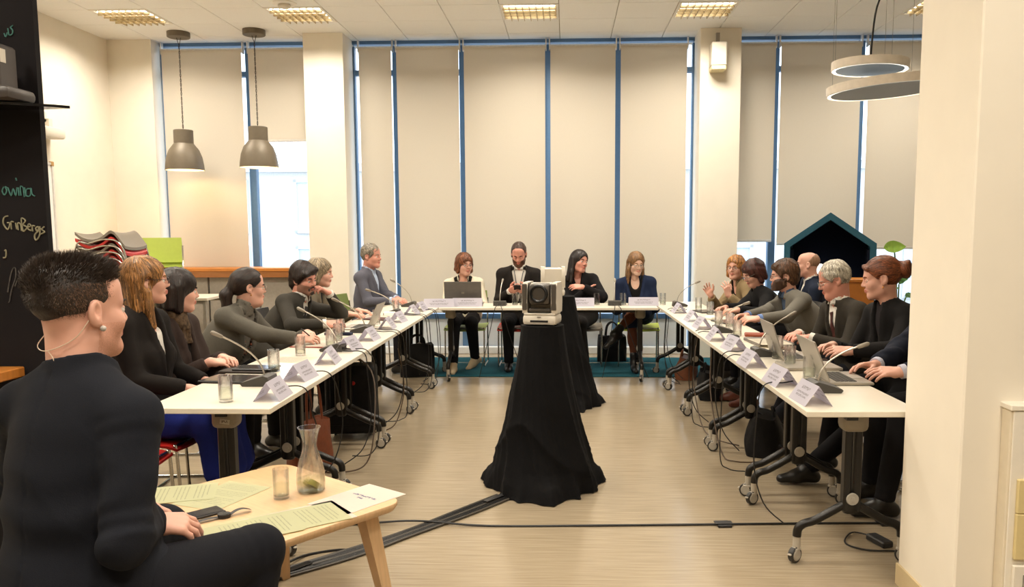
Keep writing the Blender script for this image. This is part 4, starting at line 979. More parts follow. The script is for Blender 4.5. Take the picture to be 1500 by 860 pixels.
cable('hanging_cable', [(-1.3, 6.2, .6), (-1.26, 6.2, .3), (-1.3, 6.12, .06), (-1.36, 6.0, .007), (-1.5, 5.9, .007)], 'brown cable dropping to the floor beside the suitcase', m=M('cable_brown', '4a3826', .5), r=.0045)
cable('hanging_cable', [(1.02, 6.3, .72), (.97, 6.2, .4), (1.0, 6.0, .08), (1.06, 5.8, .007), (1.2, 5.6, .007)], 'brown cable hanging by the third castor of the right row', m=M('cable_brown', '4a3826', .5), r=.0045)
cable('hanging_cable', [(1.0, 5.6, .72), (.98, 5.5, .4), (1.02, 5.3, .05), (1.1, 5.2, .007), (1.3, 5.2, .007)], 'brown cable looping to the rucksack under the right row', m=M('cable_brown', '4a3826', .5), r=.0045)
t = thing('power_adapter', 'black power adapter with its cord on the floor beside the near pillar', 'adapter', (1.50, 3.83, 0), .3)
MB().box((0, 0, .016), (.06, .13, .03), bev=.006).build('brick', m_blackp, t)
MB().tube(path([(0, .065, .016), (-.05, .14, .01), (-.16, .04, .006), (-.12, -.06, .006), (.0, -.11, .006), (.06, -.14, .006)], 6), .004, 6).build('cord', m_blackp, t)
# ------------------------------------------------------------------ people: bodies grown as smooth distance fields
f32 = np.float32
def V3(*a): return np.array(a[0] if len(a) == 1 else a, dtype=np.float64)
def nrm(v): v = V3(v); return v / (np.linalg.norm(v) + 1e-12)
class Field:
    def __init__(s, lo, hi, h):
        s.lo = V3(lo); s.h = h
        s.ax = [(s.lo[i] + h * np.arange(max(4, int(math.ceil((hi[i] - lo[i]) / h)) + 1))).astype(f32) for i in range(3)]
        s.D = np.full([len(a) for a in s.ax], .25, dtype=f32)
    def sub(s, lo, hi, pad):
        sl = []
        for i in range(3):
            a = max(0, int(math.floor((lo[i] - pad - s.lo[i]) / s.h))); b = min(len(s.ax[i]), int(math.ceil((hi[i] + pad - s.lo[i]) / s.h)) + 1)
            if b - a < 1: return None
            sl.append(slice(a, b))
        X = s.ax[0][sl[0]][:, None, None]; Y = s.ax[1][sl[1]][None, :, None]; Z = s.ax[2][sl[2]][None, None, :]
        return tuple(sl), X, Y, Z
    def op(s, fn, lo, hi, k=.01, mode='u', pad=None):
        q = s.sub(lo, hi, (k + .035 + 2 * s.h) if pad is None else pad)
        if q is None: return
        sl, X, Y, Z = q
        d = fn(X, Y, Z).astype(f32); A = s.D[sl]
        if mode == 'u':
            if k > 0:
                h = np.maximum(k - np.abs(A - d), 0) / k; s.D[sl] = np.minimum(A, d) - h * h * (k * .25)
            else: s.D[sl] = np.minimum(A, d)
        elif mode == 's':
            d = -d
            if k > 0:
                h = np.maximum(k - np.abs(A - d), 0) / k; s.D[sl] = np.maximum(A, d) + h * h * (k * .25)
            else: s.D[sl] = np.maximum(A, d)
        elif mode == 'i': s.D[sl] = np.maximum(A, d)
        elif mode == '+': s.D[sl] = A + d
    def rc(s, a, b, r0, r1, k=.01, mode='u', wr=0.0):
        a = V3(a); b = V3(b); ba = b - a; L2 = max(1e-9, float(ba @ ba)); R = max(r0, r1); L = math.sqrt(L2)
        def fn(X, Y, Z):
            x = X - f32(a[0]); y = Y - f32(a[1]); z = Z - f32(a[2])
            h = np.clip((x * f32(ba[0]) + y * f32(ba[1]) + z * f32(ba[2])) / f32(L2), 0, 1)
            d = np.sqrt((x - h * f32(ba[0])) ** 2 + (y - h * f32(ba[1])) ** 2 + (z - h * f32(ba[2])) ** 2) - (r0 + (r1 - r0) * h)
            if wr: d = d + f32(wr) * np.sin(h * f32(L / .0065) + 25 * x + 18 * z) * (np.exp(-((h - 1) / .22) ** 2) + .6 * np.exp(-(h / .22) ** 2))
            return d
        s.op(fn, np.minimum(a, b) - R, np.maximum(a, b) + R, k, mode)
    def el(s, c, rad, R=None, k=.02, mode='u'):
        c = V3(c); rad = V3(rad); R = np.eye(3) if R is None else np.array(R); e = np.abs(R).T @ rad
        def fn(X, Y, Z):
            x = X - f32(c[0]); y = Y - f32(c[1]); z = Z - f32(c[2])
            q = [R[i, 0] * x + R[i, 1] * y + R[i, 2] * z for i in range(3)]
            k0 = np.sqrt(sum((q[i] / f32(rad[i])) ** 2 for i in range(3))); k1 = np.sqrt(sum((q[i] / f32(rad[i] ** 2)) ** 2 for i in range(3)))
            return k0 * (k0 - 1) / (k1 + 1e-6)
        s.op(fn, c - e, c + e, k, mode)
    def at(s, p):
        i = [int(np.clip(round((p[j] - s.lo[j]) / s.h), 0, s.D.shape[j] - 1)) for j in range(3)]; return s.D[tuple(i)]
    def nets(s):
        D = s.D; h = s.h; n = D.shape
        D = D.copy(); D[0] = D[-1] = .1; D[:, 0] = D[:, -1] = .1; D[:, :, 0] = D[:, :, -1] = .1
        g = D < 0; cnt = np.zeros([q - 1 for q in n], np.uint8)
        for i in (0, 1):
            for j in (0, 1):
                for k in (0, 1): cnt += g[i:n[0] - 1 + i, j:n[1] - 1 + j, k:n[2] - 1 + k]
        act = (cnt > 0) & (cnt < 8); ii = np.argwhere(act); ids = np.full(act.shape, -1, np.int64); ids[act] = np.arange(len(ii))
        if len(ii) == 0: return np.zeros((0, 3)), np.zeros((0, 4), int)
        cor = {}
        for i in (0, 1):
            for j in (0, 1):
                for k in (0, 1): cor[i, j, k] = D[ii[:, 0] + i, ii[:, 1] + j, ii[:, 2] + k]
        pos = np.zeros((len(ii), 3)); num = np.zeros(len(ii))
        for a in range(3):
            for p in (0, 1):
                for q in (0, 1):
                    o = [0, 0, 0]; o[(a + 1) % 3] = p; o[(a + 2) % 3] = q; e = list(o); e[a] = 1
                    d0 = cor[tuple(o)]; d1 = cor[tuple(e)]; m = (d0 < 0) != (d1 < 0); t = np.where(m, d0 / np.where(m, d0 - d1, 1), 0)
                    for j in range(3): pos[:, j] += m * (o[j] + (t if j == a else 0))
                    num += m
        pos = pos / num[:, None] + ii
        quads = []
        for a in range(3):
            b, c = (a + 1) % 3, (a + 2) % 3
            s0 = [slice(0, n[j]) for j in range(3)]; s0[a] = slice(0, n[a] - 1); s1 = list(s0); s1[a] = slice(1, n[a])
            ch = g[tuple(s0)] != g[tuple(s1)]; e = np.argwhere(ch)
            e = e[(e[:, b] > 0) & (e[:, c] > 0) & (e[:, b] < n[b] - 1) & (e[:, c] < n[c] - 1)]
            ins = g[tuple(e.T)]
            def cid(db, dc):
                q = e.copy(); q[:, b] += db; q[:, c] += dc; return ids[tuple(q.T)]
            Q = np.stack([cid(-1, -1), cid(0, -1), cid(0, 0), cid(-1, 0)], 1)
            Q[~ins] = Q[~ins][:, ::-1]; quads.append(Q)
        Q = np.concatenate(quads); Q = Q[(Q >= 0).all(1)]
        return pos * h + s.lo, Q
def npmesh(name, parts, mats, parent, matfn=None, smooth_it=0):
    vs = []; qs = []; o = 0
    for v, q in parts: vs.append(v); qs.append(q + o); o += len(v)
    v = np.concatenate(vs); q = np.concatenate(qs)
    for _ in range(smooth_it):
        acc = np.zeros_like(v); num = np.zeros(len(v))
        for a, b in ((0, 1), (1, 2), (2, 3), (3, 0)):
            np.add.at(acc, q[:, a], v[q[:, b]]); np.add.at(acc, q[:, b], v[q[:, a]]); np.add.at(num, q[:, a], 1); np.add.at(num, q[:, b], 1)
        v = .5 * v + .5 * acc / np.maximum(num, 1)[:, None]
    me = bpy.data.meshes.new(name); me.vertices.add(len(v)); me.vertices.foreach_set('co', v.astype(f32).ravel())
    me.loops.add(q.size); me.loops.foreach_set('vertex_index', q.astype(np.int32).ravel())
    me.polygons.add(len(q)); me.polygons.foreach_set('loop_start', np.arange(0, q.size, 4, dtype=np.int32))
    me.polygons.foreach_set('use_smooth', np.ones(len(q), bool))
    if matfn is not None: me.polygons.foreach_set('material_index', matfn(v[q].mean(1)).astype(np.int32))
    me.update(calc_edges=True); me.validate()
    o_ = bpy.data.objects.new(name, me); C.objects.link(o_); setmats(o_, mats); o_.parent = parent
    return o_
def ik(Sh, T, l1, l2, pole):
    Sh, T = V3(Sh), V3(T); d = T - Sh; L = np.linalg.norm(d); u = d / L
    if L > (l1 + l2) * .995: k = L / ((l1 + l2) * .995); l1 *= k; l2 *= k
    a = (l1 * l1 - l2 * l2 + L * L) / (2 * L); hh = math.sqrt(max(0, l1 * l1 - a * a)); p = V3(pole); p = p - u * (p @ u); return Sh + u * a + nrm(p) * hh

# ---- head, in its own frame: +y forward, +z up, origin between the ears
def head_mesh(P, neck_local, h, fem):
    F = Field((-.13, -.2, -.3), (.13, .17, .17), h); fw = .94 if fem else 1.0; fat = P.get('fat', 0)
    F.el((0, -.015, .035), (.075, .097, .085)); F.el((0, .022, -.04), (.059 * fw + fat, .071, .081), k=.03)
    for s in (-1, 1):
        F.rc((s * (.043 * fw + fat), .0, -.062), (s * .012, .066, -.096), .024, .018, .03); F.el((s * .034, .058, -.028), (.026 + fat, .026, .026), k=.03)
        F.rc((s * .008, .083, .019), (s * .04, .068, .021), .0125, .011, .018)
    F.rc((-.012, .073, -.1), (.012, .073, -.1), .0165 * (.9 if fem else 1.08), .0165 * (.9 if fem else 1.08), .02)
    F.el((0, .05, .055), (.055, .036, .045), k=.03)
    for s in (-1, 1): F.el((s * .031, .104, .0), (.018, .017, .0135), k=.014, mode='s')
    nl = P.get('nose', 1.0)
    F.rc((0, .087, .013), (0, .088 + .019 * nl, -.025), .0075, .0108, .014)
    for s in (-1, 1): F.el((s * .0105, .098, -.031), (.008, .010, .007), k=.008)
    for s in (-1, 1):
        F.rc((s * .022, .083, -.060), (0, .097, -.056), .0045, .0062, .007); F.rc((s * .02, .084, -.063), (0, .0955, -.0675), .0045, .0068, .007)
    F.rc((-.019, .094, -.0615), (.019, .094, -.0615), .0022, .0022, .003, 's')
    for s in (-1, 1):
        cy, sy = math.cos(.3 * s), math.sin(.3 * s); R = [[cy, sy, 0], [-sy, cy, 0], [0, 0, 1]]
        F.el((s * .079, -.012, -.004), (.009, .021, .032), R, k=.006); F.el((s * .086, -.006, .002), (.008, .011, .018), R, k=.006, mode='s'); F.el((s * .076, -.002, -.03), (.007, .008, .009), k=.008)
    nr = (.047 if fem else .057) * P.get('s', 1)
    F.rc((0, -.028, -.05), neck_local, nr * .98, nr * 1.08, .035)
    if P.get('jowl'): F.el((0, .03, -.105), (.05, .05, .035), k=.04)
    return F
def strands(F, amp, c=(0, -.03, .1), n=38, tw=40):
    def fn(X, Y, Z):
        th = np.arctan2(X - c[0], -(Y - c[1]) + 1e-4)
        return amp * (np.sin(th * n + tw * Z) + .6 * np.sin(th * n * 1.9 - 1.4 * tw * Z + 1.3))
    F.op(fn, F.lo, F.lo + (np.array(F.D.shape) - 1) * F.h, 0, '+', pad=.01)
def plane(F, n_, c, mode='i'):
    n_ = nrm(n_)
    F.op(lambda X, Y, Z: X * f32(n_[0]) + Y * f32(n_[1]) + Z * f32(n_[2]) - f32(c), F.lo, F.lo + (np.array(F.D.shape) - 1) * F.h, 0, mode, pad=.01)
def hair_mesh(P, h):
    st = P['hair']; F = Field((-.17, -.26, -.36), (.17, .17, .2), h)
    def shell(t, tz=None, k=.01): F.el((0, -.017, .037), (.075 + t, .097 + t, .085 + (tz or t)), k=k)
    def cap(t, tz, y0=.078, z0=.075, y1=-.045, z1=-.10):
        shell(t, tz); d = V3(y1 - y0, z1 - z0); n_ = (0, -d[1], d[0]); n_ = V3(n_); n_ = n_ if n_[2] < 0 else -n_
        plane(F, n_, (nrm(n_) @ V3(0, y0, z0)))
    def ears():
        for s in (-1, 1): F.el((s * .09, .0, -.012), (.03, .03, .04), k=.01, mode='s')
    if st == 'short': cap(.011, .018, .082, .078); ears(); amp = .0015
    elif st == 'short_thick': cap(.011, .020, .085, .068, -.05, -.105); ears(); amp = .0018
    elif st == 'receding':
        cap(.009, .012, .06, .098); ears(); amp = .0012
    elif st == 'bald':
        shell(.0028); plane(F, (0, .75, .66), .018); plane(F, (0, 0, -1), .075); ears(); amp = .0003
    elif st == 'side_sweep':
        cap(.018, .032, .088, .055, -.06, -.11); F.rc((-.04, .075, .085), (.06, .07, .06), .026, .022, .02); F.rc((.06, .06, .06), (.083, .02, .02), .022, .016, .02)
        F.el((0, -.075, -.04), (.075, .045, .07), k=.03); amp = .0016
    elif st == 'fluffy':
        cap(.02, .03, .088, .06, -.055, -.11); F.el((0, -.07, -.03), (.078, .05, .06), k=.03); F.rc((-.05, .07, .085), (.05, .07, .085), .02, .02, .02); ears(); amp = .0025
    elif st == 'undercut':
        shell(.002); plane(F, (0, .8, -.6), .004); plane(F, (0, 0, -1), .09); ears()
        F.el((0, -.022, .078), (.064, .094, .056), k=.006); F.el((0, .04, .092), (.05, .045, .036), k=.02); F.el((0, -.085, .045), (.06, .04, .06), k=.02); amp = .0004
    elif st in ('bob', 'bob_short', 'long', 'shag'):
        zl = {'bob': -.105, 'bob_short': -.075, 'long': -.235, 'shag': -.085}[st]; fr_ = P.get('fringe', 0)
        F.el((0, -.014, .034), (.09, .112, .1)); 
        for s in (-1, 1):
            F.rc((s * .066, -.012, .02), (s * .076, -.004 if st != 'long' else .0, max(zl, -.13)), .034, .024, .02)
            F.rc((s * .05, -.05, .0), (s * .066, -.055, zl + .02), .045, .03, .02)
            if st == 'long': F.rc((s * .074, .0, -.12), (s * (.085), .02 if s > 0 else .0, zl), .026, .016, .02)
        F.rc((0, -.06, .02), (0, -.066, zl + .03), .062, .045, .03)
        F.el((0, .118, -.05 - (.0 if not fr_ else fr_)), (.064, .09, .115), k=.012, mode='s')
        F.el((0, .06, -.16), (.07, .09, .1), k=.02, mode='s')
        if st in ('bob_short', 'shag'): F.el((0, .03, -.12), (.075, .05, .07), k=.02, mode='s')
        if P.get('ear_show'):
            for s in (-1, 1): F.el((s * .1, .012, -.012), (.036, .026, .036), k=.012, mode='s')
        amp = .0014
    elif st in ('ponytail', 'bun', 'pulled_back'):
        cap(.012, .017, .086, .066, -.06, -.085); ears()
        if st == 'ponytail':
            F.el((0, -.075, .02), (.07, .055, .075), k=.03); F.rc((0, -.115, .0), (.0, -.15, -.06), .03, .038, .02); F.rc((0, -.15, -.06), (-.0, -.135, -.15), .038, .034, .02); F.rc((0, -.135, -.15), (0, -.11, -.215), .034, .012, .02)
        if st == 'bun':
            F.el((0, -.13, .035), (.055, .05, .05), k=.015); F.rc((-.03, -.15, .06), (.04, -.15, .02), .025, .02, .01); F.rc((.0, -.14, .0), (.02, -.16, .07), .022, .018, .01); F.rc((-.02, -.17, .03), (-.01, -.195, .05), .014, .003, .01)
            F.rc((-.05, .07, .07), (.02, .085, .085), .012, .014, .015)
        amp = .0013
    if st in ('bob_short', 'shag', 'fluffy', 'side_sweep', 'short_thick'): F.op(lambda X, Y, Z: .0032 * np.sin(75 * X + 40 * Z) * np.sin(60 * Y - 55 * Z + 1), F.lo, F.lo + (np.array(F.D.shape) - 1) * F.h, 0, '+', pad=.01)
    strands(F, amp, n=52)
    return F
def strand_mesh(seed=3, n=15000):
    """short tapering hair blades over the scalp of the undercut"""
    q = random.Random(seed); mb = MB(); c0 = Vector((0, -.017, .037)); vs = []; fs = []; ms = []
    while len(fs) < n:
        d = Vector((q.gauss(0, 1), q.gauss(0, 1), q.gauss(0, 1))).normalized()
        p = c0 + Vector((d.x * .077, d.y * .099, d.z * .087)); edge = .8 * p.y - .6 * p.z
        if edge > .022 + q.uniform(-.012, .006) or p.z < -.085 + q.uniform(0, .02): continue
        if abs(p.x) > .05 and p.y > -.03 and p.z < .03 + q.uniform(0, .015): continue
        top = max(0, min(1, (p.z - .062 + max(0, -p.y - .06) * .5) / .03))
        if top < .3 and q.random() < .35 and p.y > -.02: continue
        nrm_ = Vector((d.x / .077, d.y / .099, d.z / .087)).normalized(); L_ = .006 + .014 * top + (.011 * top if p.y > .03 else 0); L_ *= q.uniform(.7, 1.25)
        base = p + nrm_ * (.012 * top + .013 * max(0, min(1, (-p.y - .045) / .03)) * max(0, min(1, (p.z + .005) / .03)))
        dr = (nrm_ * (.45 + .5 * top) + Vector((q.gauss(0, .22) + nrm_.x * .3, q.gauss(0, .22) + .25 * top, (-.75 if top < .3 else .5) + q.gauss(0, .15)))).normalized()
        sd = dr.cross(Vector((q.gauss(0, 1), q.gauss(0, 1), q.gauss(0, 1)))).normalized() * (.0009 if top > .3 else .0006); tip = base + dr * L_ + Vector((0, .003, -.002)) * top; o = len(vs)
        vs += [base - sd, base + sd, tip]; fs.append((o, o + 1, o + 2)); ms.append(0 if top > .3 or p.y < -.06 + q.uniform(-.04, .02) else 1)
    mb.v = [tuple(v) for v in vs]; mb.f = fs; mb.m = ms; return mb
from mathutils.kdtree import KDTree
def strand_overlay(ob, P, hm):
    """thin locks combed over the hair surface, following it from the crown or towards the tie"""
    me = ob.data; nv = len(me.vertices); co = np.empty(nv * 3, f32); me.vertices.foreach_get('co', co); co = co.reshape(-1, 3); no = np.empty(nv * 3, f32); me.vertices.foreach_get('normal', no); no = no.reshape(-1, 3)
    kd = KDTree(nv)
    for i in range(nv): kd.insert(co[i], i)
    kd.balance(); q = random.Random(len(P['key']) * 7 + nv); st = P['hair']; vs = []; fs = []; ms = []
    tie = {'ponytail': V3(0, -.11, .0), 'bun': V3(0, -.12, .035)}.get(st); short = st in ('short', 'short_thick', 'receding', 'fluffy', 'side_sweep')
    L_ = {'short': .018, 'short_thick': .024, 'receding': .014, 'fluffy': .032, 'side_sweep': .045}.get(st, .06); crown = V3(.015, -.045, .13)
    for k in range(1900):
        i = q.randrange(nv); p = co[i].astype(float); n_ = no[i].astype(float); jit = V3(q.gauss(0, .12), q.gauss(0, .12), q.gauss(0, .12)); pts = []
        l = L_ * q.uniform(.6, 1.25); seg = 4; w0 = q.uniform(.0009, .0019) * (1.5 if st in ('bob_short', 'shag', 'fluffy', 'side_sweep') else 1); ok = True; lift = (.0 if not short else .0035 * q.random()) if st not in ('bob_short', 'shag') else .007 * q.random()
        for j in range(seg + 1):
            if tie is not None and p[1] > -.1: d = tie - p
            elif tie is not None: d = V3(0, -.2, -1)
            else:
                d = p - crown; d[2] -= .04
                if st == 'side_sweep' and p[1] > .0 and p[2] > .04: d = V3(1, .25, -.35)
                if p[2] < .01: d = V3(0, -.05, -1)
            d = nrm(d) + jit; d = d - n_ * (d @ n_); d = nrm(d); pts.append((p + n_ * (.0012 + lift * j / seg), np.cross(d, n_)))
            p2 = p + d * l / seg; c_, ii, dist = kd.find(p2)
            if dist > .02: break
            n_ = no[ii].astype(float); p = p2 + n_ * float((co[ii] - p2) @ n_)
        if len(pts) < 3: continue
        o = len(vs)
        for j, (a, sd) in enumerate(pts):
            w = w0 * (1 - .75 * j / (len(pts) - 1)); vs.append(a - sd * w); vs.append(a + sd * w)
        for j in range(len(pts) - 1): fs.append((o + 2 * j, o + 2 * j + 1, o + 2 * j + 3, o + 2 * j + 2)); ms.append(k % 3)
    mb = MB(); mb.v = [tuple(v) for v in vs]; mb.f = fs; mb.m = ms; c = P['hairc']; c3 = [int(c[i:i + 2], 16) for i in (0, 2, 4)]
    sh = lambda f_: ''.join('%02x' % max(0, min(255, int(v * f_ + (4 if f_ > 1 else 0)))) for v in c3)
    mb.build('hair_strands', [hm, M('hair_' + sh(1.4), sh(1.4), .45, var=.2, scale=60), M('hair_' + sh(.62), sh(.62), .45, var=.2, scale=60)], ob, 'stuff', angle=180)
def beard_mesh(F0, t, full=True):
    F = Field(F0.lo, F0.lo + (np.array(F0.D.shape) - 1) * F0.h, F0.h); F.D = F0.D.copy()
    X_ = F.ax[0][:, None, None]; Y_ = F.ax[1][None, :, None]; Z_ = F.ax[2][None, None, :]
    F.D -= (t * np.clip((Y_ + .012) / .055, .12, 1) * np.clip((-.05 + np.abs(X_) * .55 - Z_) / .03, .15, 1)).astype(f32)
    hi = F.lo + (np.array(F.D.shape) - 1) * F.h
    def region(X, Y, Z):
        jaw = np.maximum(Z - (-.052 + np.abs(X) * (.55 if full else .25)), -.122 + np.clip(.055 - Y, 0, 1) * .55 - Z)
        if not full: jaw = np.maximum(jaw, .03 - Y)
        mouth = np.sqrt((X / 1.6) ** 2 + (Z + .062) ** 2) - .0125
        front = -(Y - (.0 if full else .0)) - .012
        return np.maximum(np.maximum(jaw, -np.where(Y > .06, mouth, 1)), front)
    F.op(region, F.lo, hi, 0, 'i', pad=.01); strands(F, .0016, (0, .02, -.2), 46, 60)
    return F
SKIN = {}
def skin(k):
    if k not in SKIN:
        c = hx({'pink': 'd3a08c', 'red': 'c98d7a', 'pale': 'd9b29c'}[k])
        SKIN[k] = [M('skin_' + k, c, .5, var=.06, scale=18, bump=.03, bscale=300, Subsurface_Weight=.08), M('lips_' + k, (c[0] * .78, c[1] * .5, c[2] * .5), .4), M('stubble_' + k, (c[0] * .95, c[1] * .92, c[2] * .9), .6, var=.15, scale=300)]
        SKIN[k][0].node_tree.nodes['Principled BSDF'].inputs['Subsurface Radius'].default_value = (.012, .005, .003)
    return SKIN[k]
def fabric(name, col, sc=350, bump=.12, var=.16, rough=.88): return M('cloth_' + name, col, rough, var=var, scale=sc, bump=bump, bscale=sc)
m_eye = M('eye_white', 'd8d0c8', .2); m_iris = M('iris_dark', '2a211c', .1); m_gframe = M('spectacle_frame', '2a1f22', .35); m_gmetal = M('spectacle_metal', '8a847a', .3, .7); m_glens = glassm('spectacle_lens', (.97, .98, .97), .08)
m_gold = M('earring_gold', 'c98a4a', .3, .8); m_pearl = M('earring_grey', 'b8b2ac', .3)

def hand_prims(F, W_, d, n_, right, curl=.5, spread=.12, thumb=.5, s=1.0):
    d = nrm(d); n_ = V3(n_); n_ = nrm(n_ - d * (n_ @ d)); t = np.cross(d, n_) * (1 if right else -1)
    W_ = V3(W_); kn = []
    for i, (lo_, fo) in enumerate(((.030, .083), (.010, .088), (-.0105, .084), (-.029, .075))):
        kp = W_ + (d * fo + t * lo_ * 1.02 - n_ * .002) * s; kn.append(kp)
        F.rc(W_ + t * lo_ * .55 * s, kp, .0155 * s, .0115 * s, .014)
    F.rc(W_ + (d * .045 + t * .02 + n_ * .006) * s, W_ + (d * .03 - t * .02 + n_ * .006) * s, .014 * s, .014 * s, .015)
    for i, (kp, L_) in enumerate(zip(kn, (.070, .078, .073, .057))):
        a = 0; p = kp; sp = (1.2, .35, -.5, -1.4)[i] * spread
        b = nrm(d + t * sp); cu = curl[i] if isinstance(curl, (list, tuple)) else curl * (1 + .08 * i)
        for j, (fr_, ca) in enumerate(((.45, .75), (.31, 1.0), (.24, .65))):
            a += cu * ca; q = p + (b * math.cos(a) + n_ * math.sin(a)) * L_ * fr_ * s
            F.rc(p, q, (.0090 - .0008 * j) * s, (.0083 - .0009 * j) * s, .004 if j == 0 else .0025); p = q
    p = W_ + (d * .022 + t * .02 + n_ * .004) * s; dirs = [(.62, .72, .25 + .3 * thumb), (.82, .45 - .3 * thumb, .25 + .4 * thumb), (.92, .2 - .5 * thumb, .2 + .4 * thumb)]
    for (a, b, c_), L_, r0, r1 in zip(dirs, (.044, .032, .026), (.0145, .0115, .0105), (.0115, .0105, .008)):
        q = p + nrm(d * a + t * b + n_ * c_) * L_ * s; F.rc(p, q, r0 * s, r1 * s, .008); p = q
PEOPLE = {}
def person(P):
    fem = P['sex'] == 'f'; s = P.get('s', 1.0); w = P.get('w', 1.0 if not fem else .9); dp = P.get('dp', 1.0)
    fa = math.radians(P['face']); f = V3(math.cos(fa), math.sin(fa), 0); r = V3(f[1], -f[0], 0); z = V3(0, 0, 1)
    ox, oy = P['hip'][:2]; hz = P.get('hz', .56); O = V3(ox, oy, 0)
    root = thing('person', P['label'], 'person', (ox, oy, 0), 0, None)
    Hd = V3(P['head']) - O; Hc = V3(0, 0, hz); hs = P.get('hs', 1.0)
    ya, pi_, ti = math.radians(P['hyaw']), math.radians(P.get('hpitch', 0)), math.radians(P.get('htilt', 0))
    HR = Matrix.Rotation(ya - math.pi / 2, 3, 'Z') @ Matrix.Rotation(-pi_, 3, 'X') @ Matrix.Rotation(ti, 3, 'Y'); HR = np.array(HR)
    hf = HR @ V3(0, 1, 0)
    N = Hd - z * .148 * s - nrm(V3(hf[0], hf[1], 0)) * .035 - f * .01 + V3(P.get('noff', (0, 0, 0)))
    u = nrm(N - Hc); Lt = np.linalg.norm(N - Hc); tw = math.radians(P.get('twist', 0))
    r = r * math.cos(tw * .5) + f * math.sin(tw * .5) if tw else r
    r = nrm(r - u * (r @ u)); ft = np.cross(u, r)
    rs = nrm(r * math.cos(tw * .5) + ft * math.sin(tw * .5)) if tw else r
    fs = np.cross(u, rs)
    sw = P.get('sw', .16 if fem else .185) * s
    B = np.array([r, ft, u]); Bs = np.array([rs, fs, u])
    Sh = {k: N - u * (.075 + P.get('shrug', {}).get(k, 0) * -1) * s + rs * sg * sw + fs * .005 for k, sg in (('L', -1), ('R', 1))}
    ua, fo = .29 * s, .255 * s; El = {}; Wr = {}
    for k, sg in (('L', -1), ('R', 1)):
        hd = P[k]; Wr[k] = V3(hd['w']) - O
        El[k] = ik(Sh[k], Wr[k], ua, fo, V3(hd['pole']) if 'pole' in hd else (r * sg * .5 - z * 1.0 - f * .4))
    legs = {}; f0 = V3(math.cos(fa), math.sin(fa), 0); r0_ = V3(f0[1], -f0[0], 0)
    for k, sg in (('L', -1), ('R', 1)):
        lg = P.get('legs', {}).get(k); hip = Hc + r0_ * sg * .09 * w - z * .01
        an = (V3(lg['a']) - O) if lg else hip + f0 * .42 + r0_ * sg * .03 + V3(0, 0, .085 - hip[2])
        kn = ik(hip, an, .43 * s, .44 * s, (V3(lg['pole']) if lg and 'pole' in lg else f0 * 1 + z * .9))
        toe = nrm(V3(lg['toe'])) if lg and 'toe' in lg else f0
        legs[k] = (hip, kn, an, toe)
    def torso(F, t, arms=True, wr=0.0, bust=True, armt=None, sl=1.0, k=.05, bb=0.0):
        F.el(Hc + u * .03, (.165 * w + t, .118 * dp + t, .12 + t), B, k=k)
        F.el(Hc + u * (.36 * Lt) + ft * .022 * dp * (1 - bb * 20), (.142 * w + t + bb, .112 * dp + t + bb * .7, .16 + t + bb), B, k=k)
        F.el(N - u * .20 + ft * .012, (.150 * w + t, .108 * dp + t, .19 + t), Bs, k=k)
        if fem and bust:
            for sg in (-1, 1): F.el(N - u * .245 + ft * (.085 * dp) + rs * sg * .07, (.062 + t, .055 + t, .062 + t), k=.04)
        for kk, sg in (('L', -1), ('R', 1)):
            F.rc(N - u * .06 + rs * sg * .04, Sh[kk], .058 * s + t, .049 * s + t, .04); F.rc(N + u * .008, Sh[kk] + u * .008 - rs * sg * .02, P.get('trap', .042) + t * .5, .044 + t * .6, .03)
            if arms:
                q = t if armt is None else armt
                F.rc(Sh[kk], El[kk], .050 * s * sl + q, .042 * s * sl + q, .03, wr=wr); F.rc(El[kk], Wr[kk], .043 * s * sl + q, .030 * s * sl + q, .02, wr=wr)
    bl = np.minimum.reduce([Hc - .26, N - .3, El['L'] - .1, El['R'] - .1, Wr['L'] - .1, Wr['R'] - .1]); bh = np.maximum.reduce([Hc + .26, N + .16, El['L'] + .1, El['R'] + .1, Wr['L'] + .1, Wr['R'] + .1, Sh['L'] + .12, Sh['R'] + .12])
    bl[2] = min(Hc[2] - .16, Wr['L'][2] - .08, Wr['R'][2] - .08); vox = P.get('vox', .0115)
    # body -------------------------------------------------------
    parts = []; nk = HR.T @ (N - u * .02 - Hd) / hs
    hv = P.get('hvox', .0045); FH = head_mesh(P, nk, hv, fem); hvv, hq = FH.nets()
    to_w = lambda v: (v * hs) @ HR.T + Hd
    parts.append((to_w(hvv), hq)); nh = len(hq)
    for k in ('L', 'R'):
        hd = P[k]
        if hd.get('hide'): continue
        d = nrm(V3(hd['d'])); fd = nrm(Wr[k] - El[k]); a = Wr[k] - fd * .09
        F = Field(np.minimum(a, Wr[k]) - .19, np.maximum(a, Wr[k]) + .19, P.get('handvox', .0042))
        hand_prims(F, Wr[k], d, hd['n'], k == 'R', hd.get('curl', .35), hd.get('spread', .1), hd.get('thumb', .4), (.92 if fem else 1.03) * s)
        F.rc(a, Wr[k], .029 * s, .021 * s, .02); parts.append(F.nets())
    FB = Field(np.minimum(bl, legs['L'][2] - .1), bh, .024); torso(FB, -.018, armt=-.012, k=.05)
    for k in ('L', 'R'):
        hip, kn, an, toe = legs[k]; FB.rc(hip, kn, .065, .046, .03); FB.rc(kn, an, .043, .03, .02)
    FB.lo[2] = FB.lo[2]; parts.append(FB.nets())
    st = P.get('stubble', 0)
